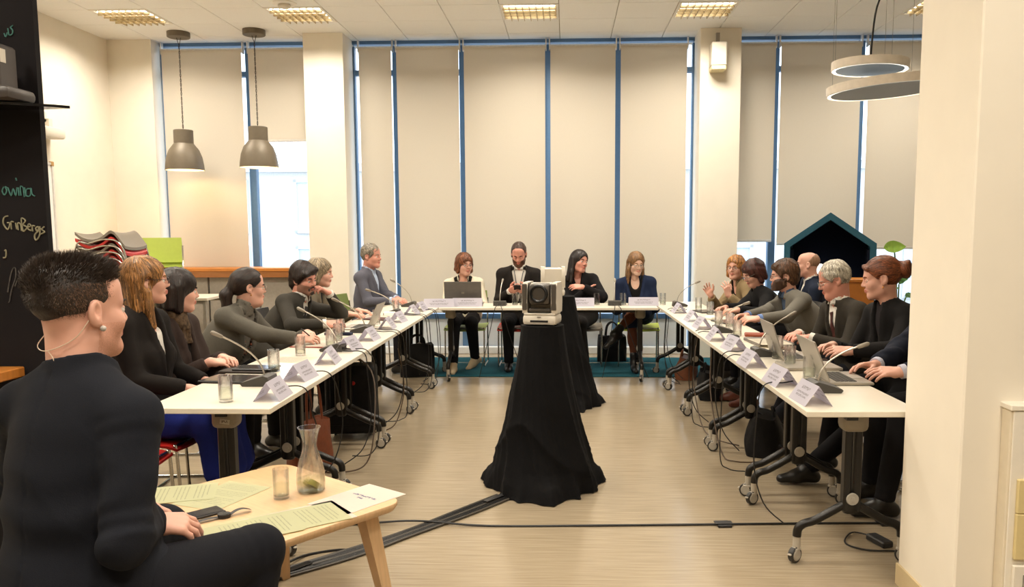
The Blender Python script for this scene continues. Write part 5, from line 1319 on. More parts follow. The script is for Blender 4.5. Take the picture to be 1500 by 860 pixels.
    def mf_(c):
        m = np.zeros(len(c)); hl = ((c[:nh] - Hd) @ HR) / hs
        lip = (np.abs(hl[:, 2] + .0615) < .0115 - np.abs(hl[:, 0]) * .28) & (hl[:, 1] > .082) & (np.abs(hl[:, 0]) < .024)
        if st: m[:nh][(hl[:, 2] < -.05 + np.abs(hl[:, 0]) * .3) & (hl[:, 2] > -.13) & (hl[:, 1] > .0) & ((np.abs(hl[:, 0]) > .012) | (hl[:, 1] < .104))] = 2
        m[:nh][lip] = 1; return m
    sk_ = list(skin(P['skin']))
    if P.get('stubblec'): sk_[2] = M('stubble_' + P['stubblec'], P['stubblec'], .7, var=.2, scale=300)
    npmesh('body', parts, sk_, root, mf_)
    def hloc(ob): ob.matrix_basis = Matrix([list(HR[i] * hs) + [Hd[i]] for i in range(3)] + [[0, 0, 0, 1]]); return ob
    # hair, beard, brows, eyes ------------------------------------
    hm = M('hair_' + P['hairc'], P['hairc'], .45, var=.35, scale=60, stretch=(1, 1, .15), bump=.3)
    o = npmesh('hair', [hair_mesh(P, P.get('hairvox', .005)).nets()], hm, root, None, 1); hloc(o)
    if P['hair'] not in ('undercut', 'bald'): strand_overlay(o, P, hm)
    if P['hair'] == 'undercut': hloc(strand_mesh().build('hair_strands', [hm, M('hair_fade', '6f5443', .6, var=.3, scale=80)], root, 'stuff', smooth=False))
    if P.get('beard'): hloc(npmesh('beard', [beard_mesh(FH, P['beard'][0], P['beard'][1]).nets()], M('hair_' + P.get('beardc', P['hairc']), P.get('beardc', P['hairc']), .5, var=.3, scale=80), root, None, 1))
    if P.get('goatee'):
        F = Field((-.06, .03, -.15), (.06, .14, -.02), .004)
        for sg in (-1, 1): F.rc((sg * .03, .083, -.063), (sg * .004, .1, -.049), .005, .0065, .006); F.rc((sg * .03, .083, -.063), (sg * .022, .08, -.095), .0045, .008, .006)
        F.el((0, .083, -.099), (.026, .017, .021), k=.01); strands(F, .0012, (0, .02, -.2), 46, 60); hloc(npmesh('beard', [F.nets()], hm, root, None, 1))
    mb = MB()
    for sg in (-1, 1): mb.tube(path([(sg * .014, .0975, .0195), (sg * .03, .0935, .024), (sg * .045, .077, .02)], 4), [.0022] + [.0036] * 7 + [.0016], 6)
    hloc(mb.build('eyebrows', M('brow_' + P.get('browc', P['hairc']), P.get('browc', P['hairc']), .7), root))
    dn = P.get('lids', 0)
    for sg in (-1, 1):
        e = MB().ball((sg * .0305, .0795, .0), .0125, 14, 10); e.m = [1 if (sum(e.v[i][0] for i in q) / len(q) - sg * .0305) ** 2 + (sum(e.v[i][2] for i in q) / len(q) + .002) ** 2 < .0055 ** 2 and sum(e.v[i][1] for i in q) / len(q) > .08 else 0 for q in e.f]
        e.m = e.m; hloc(e.build('eye', [m_eye, m_iris], root))
        l = MB(); rows = []
        for i in range(7):
            el_ = math.radians(80 - i * (60 if not dn else 92) / 6); rows.append([(sg * .0305 + .0137 * math.cos(el_) * math.sin(az), .0795 + .0137 * math.cos(el_) * math.cos(az), .0137 * math.sin(el_)) for az in [math.radians(-80 + 16 * q) for q in range(11)]])
        l.grid(rows); hloc(l.build('eyelid', skin(P['skin'])[0], root))
    if P.get('glasses'):
        g = thing_part('glasses', root); hloc(g); gm = m_gframe if P['glasses'] == 'dark' else m_gmetal
        mb = MB(); rx, rz = .0225, .016
        for sg in (-1, 1):
            mb.tube([(sg * .031 + rx * math.copysign(abs(math.cos(a)) ** .7, math.cos(a)), .1085 - .004 * abs(math.cos(a)) * (1 if sg * math.cos(a) > 0 else 0), -.002 + rz * math.copysign(abs(math.sin(a)) ** .7, math.sin(a))) for a in [2 * math.pi * q / 20 for q in range(20)]], .0016, 6, closed=True)
            mb.tube([(sg * .0545, .105, .003), (sg * .074, .07, .006), (sg * .083, .0, .008), (sg * .082, -.025, -.005)], .0016, 6)
        mb.tube(path([(-.009, .1095, .002), (0, .1135, .004), (.009, .1095, .002)], 3), .0016, 6); mb.build('spectacle_frame', gm, g)
        for sg in (-1, 1):
            R = Matrix.Rotation(math.pi / 2, 3, 'X'); MB().lathe([(.0003, 0), (.019, 0)], (sg * .031, .1085, -.002), 18, R=R).build('lens', m_glens, g)
    if P.get('earring'):
        for sg in (-1, 1):
            e = MB().ball((sg * .08, .002, -.05), P['earring'][1], 12, 8)
            e.tube([(sg * .079, .0, -.036), (sg * .08, .002, -.046)], .0012, 5); hloc(e.build('earring', m_gold if P['earring'][0] == 'gold' else m_pearl, root))
    # garments ----------------------------------------------------
    def cut_cuffs(F, back):
        for k in ('L', 'R'):
            d = nrm(Wr[k] - El[k]); p0 = Wr[k] - d * back; c0 = float(d @ p0)
            wk = Wr[k]; F.op(lambda X, Y, Z: np.where((X - f32(wk[0])) ** 2 + (Y - f32(wk[1])) ** 2 + (Z - f32(wk[2])) ** 2 < .058 ** 2, X * f32(d[0]) + Y * f32(d[1]) + Z * f32(d[2]) - f32(c0), -1), wk - .06, wk + .06, 0, 'i', pad=0)
    def cut_neck(F, rad, y=0.0, drop=.0):
        a = N - u * (.0 + drop) + fs * y; b = Hd - HR @ V3(0, .02, .06) + u * .02
        F.rc(a, b + (b - a) * .6, rad, rad * 1.0, .008, 's')
    def wedge_d(X, Y, Z, L_, w0, x0=0.0):
        x = X - f32(N[0]); y = Y - f32(N[1]); zz = Z - f32(N[2])
        a = x * f32(fs[0]) + y * f32(fs[1]) + zz * f32(fs[2]); v = -(x * f32(u[0]) + y * f32(u[1]) + zz * f32(u[2])); q = x * f32(rs[0]) + y * f32(rs[1]) + zz * f32(rs[2]) - x0
        hw = w0 * np.clip(1 - v / L_, 0, 1.15); return a, v, q, hw
    G = P['top']; kind = G['kind']; gm = G['m']
    def collar(F, r0, r1, z0, z1, th, front_cut=None):
        ax = nrm(Hd - HR @ V3(0, .03, .07) - N)
        def fn(X, Y, Z):
            x = X - f32(N[0] + fs[0] * .012); y = Y - f32(N[1] + fs[1] * .012); zz = Z - f32(N[2])
            v = x * f32(ax[0]) + y * f32(ax[1]) + zz * f32(ax[2]); rho = np.sqrt(np.maximum(x * x + y * y + zz * zz - v * v, 0))
            a = x * f32(fs[0]) + y * f32(fs[1]) + zz * f32(fs[2])
            t_ = np.clip((v - z0) / (z1 - z0), 0, 1); top = z1 - np.clip(a / .08, -.2, 1) * .03
            d = np.maximum(np.abs(rho - (r0 + (r1 - r0) * t_)) - th, np.maximum(v - top, z0 - v))
            if front_cut is not None:
                q = x * f32(rs[0]) + y * f32(rs[1]) + zz * f32(rs[2]); d = np.maximum(d, -np.maximum(np.abs(q) - front_cut, -a))
            return d
        F.op(fn, N - .13, N + .14, .006)
    nrad = (.052 if fem else .062) * s
    if kind == 'jacket':
        # what is worn under the jacket, showing in the opening
        if G.get('under') is not None:
            F = Field(np.minimum(Hc, N) - .24, np.maximum(Hc, N) + .14, P.get('uvox', vox * .85)); torso(F, .004, arms=False, k=.05)
            cut_neck(F, nrad * .9)
            if G.get('roll'): collar(F, nrad * 1.06, nrad * 1.0, -.04, .07, .006)
            elif G.get('collar', True): collar(F, nrad * 1.12, nrad * 1.02, -.03, .045, .004, .006)
            a0 = float(fs @ N) - .02
            F.op(lambda X, Y, Z: -(X * f32(fs[0]) + Y * f32(fs[1]) + Z * f32(fs[2]) - f32(a0 - .07)), F.lo, F.lo + np.array(F.D.shape) * F.h, 0, 'i', pad=.01)
            if G.get('scoop'): 
                F.el(N + fs * .1 - u * .02, (.06, .09, G['scoop']), Bs, k=.01, mode='s')
            npmesh(G.get('under_name', 'shirt'), [F.nets()], G['under'], root, None, 1); FU = F
            def front(v, q=0.0, off=.004):
                p = N - u * v + rs * q
                for k in range(90):
                    a = .26 - .003 * k; x_ = p + fs * a
                    if FU.at(x_) < 0: return x_ + fs * (off + .003)
                return p + fs * .1
            if G.get('tie') is not None:
                mb = MB(); rows = []
                for i in range(13):
                    v = .035 + i * .03; hw = .013 + .002 * i if i else .016; c_ = [front(v, q * hw, .007 if i else .014) for q in (-1, 0, 1)]; rows.append([tuple(c_[0]), tuple(c_[1] + fs * .004), tuple(c_[2])])
                mb.grid(rows); mb.grid([[tuple(V3(p) - fs * .006) for p in q[::-1]] for q in rows]); mb.build('tie', G['tie'], root)
            if G.get('beads') is not None:
                mb = MB()
                for i in range(34):
                    t_ = (i / 33 - .5) * 2; mb.ball(front(.03 + .24 * (1 - t_ * t_), .07 * t_ * (1 if abs(t_) < .9 else .9), .012), .0075, 8, 6, mi=i % 2)
                mb.build('necklace', G['beads'], root)
            if G.get('lanyard') is not None:
                mb = MB()
                for sg in (-1, 1): mb.tube([tuple(front(.02 + .25 * i / 8, sg * .05 * (1 - i / 8), .008)) for i in range(9)], .0045, 6)
                mb.build('lanyard', G['lanyard'], root)
        F = Field(bl, bh, vox); torso(F, G.get('t', .018), wr=G.get('wr', .0022), armt=G.get('at', .009), sl=1.04, k=.07, bb=.016)
        for k in ('L', 'R'): F.rc(legs[k][0], legs[k][0] + (legs[k][1] - legs[k][0]) * G.get('skirt', .35), .095 * w, .09 * w, .05)
        wr = G.get('fold', .004); ph = P.get('seed', 1) * 1.7
        def folds(X, Y, Z):
            x = X - f32(N[0]); y = Y - f32(N[1]); zz = Z - f32(N[2]); v = -(x * f32(u[0]) + y * f32(u[1]) + zz * f32(u[2])); q = x * f32(rs[0]) + y * f32(rs[1]) + zz * f32(rs[2])
            drag = np.abs(np.sin(13 * v - 9 * np.abs(q) + 1.2 * np.sin(7 * q + ph) + ph)) ** .7 - .5      # soft pulls falling from the shoulders
            fine = np.sin(48 * v + 16 * q + 2.5 * np.sin(11 * q + ph)) * np.exp(-((v - .36) / .12) ** 2)    # small creases at the waist
            return f32(wr) * (.55 * drag + .5 * fine + .25 * np.sin(27 * X - 19 * Y + 8 * Z + ph))
        F.op(folds, F.lo, F.lo + np.array(F.D.shape) * F.h, 0, '+', pad=.01)
        cut_neck(F, nrad * 1.16); D0 = F.D.copy(); L_ = G.get('open', .33); w0 = G.get('w0', .06)
        hi = F.lo + (np.array(F.D.shape) - 1) * F.h
        def openf(X, Y, Z):
            a, v, q, hw = wedge_d(X, Y, Z, L_, w0); return np.maximum(np.maximum(np.abs(q) - hw, a - .165), np.maximum(.0 - a, v - L_))
        F.op(openf, F.lo, hi, 0, 's', pad=.01)
        if G.get('split'):   # jacket hangs open below the button
            def sp(X, Y, Z):
                a, v, q, hw = wedge_d(X, Y, Z, L_, w0); return np.maximum(np.maximum(np.abs(q) - G['split'], a - .165), -a)
            F.op(sp, F.lo, hi, 0, 's', pad=.01)
        lw = G.get('lapel', .042)
        if lw:
            def lap(X, Y, Z):
                a, v, q, hw = wedge_d(X, Y, Z, L_, w0); aq = np.abs(q); wd = lw * np.clip(.55 + 1.6 * (v / L_), 0, 1) * np.clip((1.02 - v / L_) * 3.5, 0, 1)
                reg = np.maximum(np.maximum(hw - aq, aq - hw - wd), np.maximum(.01 - a, np.maximum(v - L_, -.03 - v)))
                return np.maximum(D0 - .0085, reg)
            F.op(lap, F.lo, hi, 0, 'u', pad=.01)
            collar(F, nrad * 1.34, nrad * 1.2, -.035, G.get('ch', .03), .0065, .045)
        cut_cuffs(F, .022)
        if G.get('seams'):
            def seam(X, Y, Z):
                a, v, q, hw = wedge_d(X, Y, Z, L_, w0); return np.where((np.abs(q) < .0045) & (a < 0) & (v > .0), .0035 * (1 - (np.abs(q) / .0045) ** 2), 0)
            F.op(seam, F.lo, hi, 0, '+', pad=.01)
        npmesh('jacket', [F.nets()], gm, root, None, P.get('jsm', 1))
        if G.get('cuff') is not None:
            for k in ('L', 'R'):
                mb = MB(); d = nrm(Wr[k] - El[k]); a = Wr[k] - d * .03; mb.tube([a, a + d * .016, Wr[k] + d * .002, Wr[k] - d * .002], [.036 * s, .0365 * s, .036 * s, .032 * s], 18); mb.build('shirt_cuff', G['cuff'], root)
    else:
        F = Field(bl, bh, vox); torso(F, G.get('t', .009), wr=.002, armt=G.get('at', .008))
        wr = G.get('fold', .003); ph = P.get('seed', 1) * 1.3
        F.op(lambda X, Y, Z: f32(wr) * (np.sin(33 * X + 15 * Z + ph + 2 * np.sin(8 * Y)) * np.sin(25 * Z - 21 * Y + 2 * ph)), F.lo, F.lo + np.array(F.D.shape) * F.h, 0, '+', pad=.01)
        cut_neck(F, nrad * (1.12 if kind != 'turtleneck' else 1.0))
        hi = F.lo + (np.array(F.D.shape) - 1) * F.h
        if G.get('scoop'): F.el(N + fs * .1 - u * .02, (G.get('scw', .06), .09, G['scoop']), Bs, k=.01, mode='s')
        if kind == 'open_shirt':
            def openf(X, Y, Z):
                a, v, q, hw = wedge_d(X, Y, Z, .17, .045); return np.maximum(np.maximum(np.abs(q) - hw, a - .165), np.maximum(-a, v - .17))
            F.op(openf, F.lo, hi, 0, 's', pad=.01); collar(F, nrad * 1.35, nrad * 1.15, -.03, .035, .006, .05)
        if kind == 'turtleneck': collar(F, nrad * 1.1, nrad * 1.04, -.04, .075, .006)
        cut_cuffs(F, G.get('cuffback', .015))
        npmesh(G.get('name', 'sweater'), [F.nets()], gm, root, None, 1)
    if P.get('scarf') is not None:
        F = Field(N - .16, N + .17, .007); collar(F, nrad * 1.35, nrad * 1.15, -.05, .05, .016)
        F.rc(N + fs * .07 - u * .03 + rs * .02, N + fs * .115 * dp - u * .16 + rs * .035, .026, .022, .02); F.rc(N + fs * .07 - u * .03 - rs * .02, N + fs * .115 * dp - u * .13 - rs * .02, .026, .02, .02)
        F.op(lambda X, Y, Z: .003 * np.sin(90 * X + 60 * Z), N - .16, N + .16, 0, '+', pad=0); cut_neck(F, nrad * .98); npmesh('scarf', [F.nets()], P['scarf'], root)
    # legs, shoes ---------------------------------------------------
    bt = P['bottom']; allp = np.array([q for k in ('L', 'R') for q in legs[k][:3]])
    F = Field(np.minimum(allp.min(0), Hc - .2) - .13, np.maximum(allp.max(0), Hc + .1) + .13, P.get('pvox', .0125)); hi = F.lo + (np.array(F.D.shape) - 1) * F.h
    F.el(Hc + u * .01, (.172 * w, .128 * dp, .115), B, k=.05)
    for k in ('L', 'R'):
        hip, kn, an, toe = legs[k]; t = bt.get('t', .012)
        F.rc(hip, kn, .083 * max(w, .92) + t, .057 + t, .03, wr=.002)
        if bt['kind'] == 'trousers': F.rc(kn, an, .056 + t, .038 + t, .02, wr=.003)
    if bt['kind'] == 'skirt':
        kl, kr = legs['L'][1], legs['R'][1]; F.rc(kl, kr, .075, .075, .03); F.rc((legs['L'][0] + kl) / 2, (legs['R'][0] + kr) / 2, .09, .09, .04)
        if bt.get('long'):
            al, ar = legs['L'][2] + V3(0, 0, bt['long']), legs['R'][2] + V3(0, 0, bt['long'])
            for a, b in ((kl, al), (kr, ar), ((kl + kr) / 2, (al + ar) / 2)): F.rc(a, b - f0 * .03, .075, .085, .04)
            F.op(lambda X, Y, Z: .006 * np.sin(70 * (X * f32(r0_[0]) + Y * f32(r0_[1]))) * (Z < .5), F.lo, hi, 0, '+', pad=.01)
    for k in ('L', 'R'):
        hip, kn, an, toe = legs[k]; d = nrm(an - kn); c0 = float(d @ (an - d * .0))
        F.op(lambda X, Y, Z: X * f32(d[0]) + Y * f32(d[1]) + Z * f32(d[2]) - f32(c0), an - .1, an + .1, 0, 'i', pad=0)
    npmesh(bt['kind'], [F.nets()], bt['m'], root, None, 1)
    if bt['kind'] == 'skirt':
        F = Field(allp.min(0) - .1, allp.max(0) + .1, .011)
        for k in ('L', 'R'): hip, kn, an, toe = legs[k]; F.rc(hip + (kn - hip) * .5, kn, .068, .055, .02); F.rc(kn, kn + (an - kn) * .45, .052, .05, .02); F.rc(kn + (an - kn) * .35, an, .05, .031, .03)
        npmesh('tights', [F.nets()], bt['tights'], root)
    sh = P.get('shoes', ('shoe', m_shoe_black))
    for k in ('L', 'R'):
        hip, kn, an, toe = legs[k]; F = Field(an - .26, an + .26, .0075); sole = an[2] - .08; up = V3(0, 0, 1)
        td = nrm(toe); dnv = nrm(-up - td * (-up @ td)); heel = an + dnv * .045 - td * .045; tip = an + dnv * .058 + td * .15; mid = an + dnv * .045 + td * .06
        F.rc(an, heel, .038, .036, .03); F.rc(an, mid, .036, .038, .03); F.rc(mid, tip, .036, .027, .03); F.rc(heel, mid, .034, .036, .02)
        if sh[0] == 'boot': F.rc(an, an + nrm(kn - an) * .1, .042, .045, .02)
        c0 = float(dnv @ (an + dnv * .08)); F.op(lambda X, Y, Z: X * f32(dnv[0]) + Y * f32(dnv[1]) + Z * f32(dnv[2]) - f32(c0), F.lo, F.lo + np.array(F.D.shape) * F.h, 0, 'i', pad=.01)
        npmesh({'boot': 'ankle_boot', 'sock': 'sock', 'shoe': 'shoe'}[sh[0]], [F.nets()], sh[1], root, None, 1)
    PEOPLE[P['key']] = root
    return root
def thing_part(name, parent):
    o = bpy.data.objects.new(name, None); C.objects.link(o); o.parent = parent; o.empty_display_size = .05; return o
m_shoe_black = M('shoe_black', '14110f', .35, var=.2); m_shoe_brown = M('shoe_brown', '5a2a1c', .4, var=.2); m_sock = M('sock_beige', 'c4b193', .9, var=.1, scale=200)
cream = fabric('cream', 'd8cfba'); blackf = fabric('black', '171514'); white = fabric('white', 'd9d5cd', bump=.05, var=.05); suitblk = fabric('suit_black', '211d1b')
def rest(x, y, z, d, n=(0, 0, -1), **k): return dict(w=(x, y, z), d=d, n=n, **k)
def tr(m, **k): return dict(kind='trousers', m=m, **k)
B_ = fabric('trousers_black', '141315')
# ---- foreground
P = dict(key='host', label='man in a dark navy suit seen from behind, seated at the coffee table', sex='m', hip=(-1.29, 2.0), face=72, head=(-1.285, 2.115, 1.295), hyaw=60, hpitch=2, s=1.06, hs=1.05, w=1.16, dp=1.15, sw=.176, trap=.05, shrug=dict(L=-.028, R=-.036), skin='pink', hair='undercut', hairc='33271f', stubble=1, noff=(.02, .0, .005), vox=.0062, hvox=.0034, hairvox=.0036, pvox=.010, seed=2,
    R=rest(-1.155, 2.15, .70, (.8, .55, -.25), (-.2, .3, -1), curl=.5, pole=(.2, -.75, -.8)), L=rest(-1.34, 2.34, .69, (.6, .3, -.2), (.2, -.2, -1), pole=(-.8, .2, -.6)),
    legs=dict(R=dict(a=(-.98, 2.26, .09), toe=(.6, .7, 0), pole=(.55, .8, .9)), L=dict(a=(-1.28, 2.46, .09), toe=(.5, .8, 0), pole=(.2, .95, .8))),
    top=dict(kind='jacket', m=fabric('suit_navy', '191b22', 420), under=white, collar=False, seams=1, ch=.026, open=.36, w0=.05, fold=.007, wr=.0045, t=.018, at=.013, skirt=.3), bottom=tr(fabric('trousers_navy', '15161c', 420), t=.02))
host = person(P)
def host_bits():
    hd = Matrix.Translation(Vector((-1.285 + 1.29, 2.115 - 2.0, 1.295))) @ (Matrix.Rotation(math.radians(-30), 4, 'Z') @ Matrix.Rotation(math.radians(-2), 4, 'X')) @ Matrix.Scale(1.05, 4)
    o = MB().tube(path([(.082, -.03, -.02), (.07, -.055, -.06), (.045, -.088, -.085), (0, -.098, -.095), (-.045, -.088, -.085), (-.07, -.055, -.06)], 5), .0013, 6).tube(path([(.02, -.096, -.094), (.04, -.092, -.12), (.05, -.088, -.17)], 5), .0013, 6).build('headset_wire', M('wire_beige', 'cdb8a2', .4), host); o.matrix_basis = hd
    o = MB().ball((.084, .004, -.042), .0075, 12, 8).build('earpiece', m_pearl, host); o.matrix_basis = hd
host_bits()
# ---- left row
person(dict(key='blond', label='woman with long straight blond hair, dark glasses and a black blazer over a blue skirt', sex='f', hip=(-2.24, 4.14), face=-4, head=(-2.19, 4.17, 1.25), hyaw=32, skin='pink', hair='long', hairc='8f6438', ear_show=1, glasses='dark', earring=('gold', .007), hvox=.0038, hairvox=.0045, vox=.0105,
    R=rest(-1.93, 4.06, .70, (1, .3, -.1), pole=(-.6, -.5, -.8)), L=rest(-1.93, 4.26, .70, (1, -.3, -.1)), legs=dict(R=dict(a=(-1.74, 4.02, .085)), L=dict(a=(-1.74, 4.24, .085))),
    top=dict(kind='jacket', m=fabric('blazer_black', '1d1917'), under=white, open=.36, w0=.052, collar=False, scoop=.1, at=.01, t=.014), bottom=dict(kind='skirt', m=fabric('skirt_blue', '1d2a78', 300), tights=fabric('tights_brown', '5b3626', 600, .02), long=.2)))
person(dict(key='bob', label='woman with a dark chin length bob and a brown jacket with a patterned scarf', sex='f', hip=(-2.33, 4.58), face=-6, head=(-2.21, 4.56, 1.17), hyaw=38, hpitch=6, skin='pink', hair='bob', hairc='20130f', fringe=.018,
    R=rest(-1.97, 4.40, .785, (1, .35, -.1), (0, .3, -1)), L=rest(-1.95, 4.52, .79, (.8, -.6, 0), (0, -.3, -1)),
    scarf=M('scarf_pattern', '4d3d2d', .8, var=.9, scale=55), top=dict(kind='jacket', m=fabric('jacket_brown', '352a26'), under=blackf, open=.34, w0=.05, collar=False), bottom=tr(B_)))
person(dict(key='pony', label='woman with a dark ponytail, grey blazer, turtleneck and bead necklace, writing', sex='f', hip=(-2.47, 5.52), face=-16, head=(-2.19, 5.55, 1.12), hyaw=32, hpitch=4, w=1.05, dp=1.12, skin='pink', hair='ponytail', hairc='23150f', glasses='metal', earring=('gold', .006), jowl=1,
    R=rest(-1.78, 5.36, .79, (1, .1, -.05), (0, .6, -.8), curl=.6, thumb=.8, pole=(-.4, -.9, -.5)), L=rest(-1.83, 5.66, .79, (.5, -.85, 0), (0, 0, -1)),
    top=dict(kind='jacket', m=fabric('blazer_greygreen', '56524a', 260), under=fabric('knit_grey', '6a655c', 120, .3), roll=1, open=.42, w0=.085, lapel=.05, under_name='turtleneck', beads=[M('bead_dark', '2a1a16', .3), M('bead_rust', '7a3a22', .3)]), bottom=tr(B_)))
person(dict(key='beardl', label='dark haired bearded man in a charcoal suit resting his chin on his hand', sex='m', hip=(-2.42, 6.5), face=-16, head=(-2.12, 6.52, 1.12), hyaw=-24, hpitch=10, htilt=6, skin='red', hair='side_sweep', hairc='21130e', stubble=1, stubblec='98705f', goatee=1, fat=.004, w=1.1, dp=1.1,
    L=rest(-1.945, 6.60, 1.0, (-.65, -.55, .5), (-.6, -.3, -.7), curl=.75, pole=(.6, .9, -1)), R=rest(-1.86, 6.22, .79, (.95, .1, -.05), (0, .5, -.8), curl=.5, pole=(-.3, -.9, -.5)),
    top=dict(kind='jacket', m=fabric('suit_charcoal', '37342f', 300), under=white, tie=M('tie_dark', '1c1a1e', .5), cuff=white, open=.34, w0=.055), bottom=tr(B_)))
person(dict(key='hidden', label='grey blond person leaning behind the dark haired bearded man, mostly hidden', sex='f', hip=(-2.42, 7.1), face=0, head=(-2.17, 7.12, 1.14), hyaw=6, hpitch=6, skin='pink', hair='bob_short', hairc='8a7a62',
    R=rest(-1.88, 6.98, .79, (1, 0, -.1)), L=rest(-1.88, 7.28, .79, (1, -.1, -.1)), top=dict(kind='jacket', m=fabric('jacket_taupe', '6a6152'), under=blackf, open=.3, collar=False), bottom=tr(B_)))
person(dict(key='greyman', label='grey haired man in a blue grey jacket and pale blue shirt, far left corner', sex='m', hip=(-2.16, 8.68), face=-12, head=(-2.08, 8.66, 1.235), hyaw=-16, hpitch=2, skin='red', hair='short_thick', hairc='7f7668', stubble=0, nose=1.15,
    R=rest(-1.80, 8.36, .79, (.9, .2, -.1), (0, .4, -1), curl=.45), L=rest(-1.78, 8.50, .795, (.8, -.5, -.05), (0, -.3, -1), curl=.45),
    top=dict(kind='jacket', m=fabric('jacket_bluegrey', '54545e', 300), under=fabric('shirt_blue', 'a9b6cc', bump=.05, var=.05), cuff=fabric('shirt_blue', 'a9b6cc'), open=.36, w0=.062), bottom=tr(fabric('trousers_dark', '1c1c22'))))
# ---- far table
person(dict(key='cream', label='woman with short reddish brown hair, glasses and a cream jacket behind the laptop', sex='f', hip=(-1.12, 9.06), face=270, head=(-1.12, 8.95, 1.135), hyaw=303, hpitch=4, skin='pink', hair='bob_short', hairc='6a3d22', fringe=.01, glasses='dark', browc='4a3020',
    R=rest(-1.2, 8.63, .775, (.1, -1, -.1)), L=rest(-.99, 8.63, .775, (-.1, -1, -.1)), legs=dict(R=dict(a=(-1.2, 8.52, .1), toe=(.1, -1, -.1)), L=dict(a=(-1.0, 8.80, .12), toe=(-.45, -.7, -.3))), shoes=('sock', m_sock),
    top=dict(kind='jacket', m=cream, under=blackf, open=.34, w0=.1, collar=False, scoop=.1, lapel=.04, split=.05), bottom=tr(B_)))
person(dict(key='lanyard', label='balding man in a black suit with a lanyard looking down at his phone', sex='m', hip=(-.53, 9.04), face=270, head=(-.52, 8.92, 1.245), hyaw=268, hpitch=26, skin='red', hair='receding', hairc='3a2418', beard=(.0035, True), beardc='5a3a28', lids=1,
    R=rest(-.60, 8.72, .86, (.45, -.75, .2), (.6, .3, .4), curl=.6), L=rest(-.44, 8.72, .86, (-.45, -.75, .2), (-.6, .3, .4), curl=.6),
    top=dict(kind='jacket', m=suitblk, under=white, open=.36, w0=.085, lanyard=M('lanyard_grey', '55585c', .6), cuff=white), bottom=tr(B_), legs=dict(R=dict(a=(-.62, 8.66, .085)), L=dict(a=(-.40, 8.6, .085)))))
person(dict(key='blackshirt', label='woman with long black hair and a black shirt, arms folded, at the far table', sex='f', hip=(.17, 9.06), face=270, head=(.14, 8.94, 1.165), hyaw=308, hpitch=2, htilt=-10, w=1.02, skin='red', hair='long', hairc='1a0f0c', ear_show=0,
    L=rest(.17, 8.72, .90, (-1, -.05, .05), (0, .6, -.7), curl=.3, pole=(.9, 0, -.6)), R=rest(.22, 8.83, .85, (1, .1, -.05), (0, .5, .4), curl=.3, pole=(-.9, 0, -.6)),
    top=dict(kind='open_shirt', m=fabric('shirt_black', '141214', 400, .06), name='shirt', t=.014, at=.014), bottom=tr(fabric('trousers_grey', '242120')), legs=dict(R=dict(a=(.20, 8.66, .09), toe=(.3, -1, 0)), L=dict(a=(.10, 8.84, .12), toe=(-.5, -.8, -.1)))))
person(dict(key='navy', label='woman with long light brown hair, navy jacket and ankle boots, legs crossed', sex='f', hip=(.80, 9.06), face=262, head=(.76, 8.94, 1.14), hyaw=284, hpitch=12, skin='pale', hair='long', hairc='7a5836', glasses='metal', ear_show=1,
    L=rest(.80, 8.72, .70, (-.8, -.4, -.1)), R=rest(.66, 8.74, .70, (.8, -.4, -.1)), shoes=('boot', m_shoe_black),
    legs=dict(R=dict(a=(.72, 8.58, .09), toe=(.05, -1, 0)), L=dict(a=(.50, 8.47, .42), toe=(-.7, -.35, -.45), pole=(.3, -1, 1.2))),
    top=dict(kind='jacket', m=fabric('jacket_navy', '1d2740'), under=blackf, open=.36, w0=.09, collar=False, scoop=.1, lapel=.04, split=.045), bottom=dict(kind='skirt', m=fabric('skirt_navy', '1b2236'), tights=fabric('tights_brown', '5b3626', 600, .02))))
# ---- right row
person(dict(key='blonder', label='blonde woman with dark glasses and a tan jacket, gesturing with both hands', sex='f', hip=(1.98, 8.42), face=196, head=(1.72, 8.36, 1.12), hyaw=236, hpitch=0, skin='pink', hair='bob_short', hairc='a8733c', glasses='dark',
    L=rest(1.60, 8.10, .86, (-.25, .05, 1), (-.3, .8, .1), curl=.35, spread=.25, thumb=0, pole=(.2, -.6, -.9)), R=rest(1.47, 8.34, .84, (-.5, -.1, .85), (-.1, -.8, .2), curl=.35, spread=.25, thumb=0, pole=(.2, .6, -.9)),
    top=dict(kind='jacket', m=fabric('jacket_tan', '857254'), under=blackf, open=.36, w0=.085, collar=False, scoop=.08, lapel=.06), bottom=tr(B_)))
person(dict(key='darkred', label='woman with short dark red hair and glasses in a black jumper, looking down', sex='f', hip=(2.06, 7.74), face=186, head=(1.755, 7.72, 1.10), hyaw=198, hpitch=26, w=1.05, dp=1.1, skin='pink', hair='shag', hairc='3f1d15', fringe=.012, glasses='metal', lids=1,
    L=rest(1.52, 7.28, .79, (-.9, -.3, -.05), (0, .3, -1), curl=.4, pole=(.3, -.8, -.6)), R=rest(1.46, 7.52, .79, (-.8, -.6, 0), (0, -.3, -1), curl=.4), top=dict(kind='sweater', m=fabric('jumper_black', '131213', 200), t=.012, at=.011), bottom=tr(B_)))
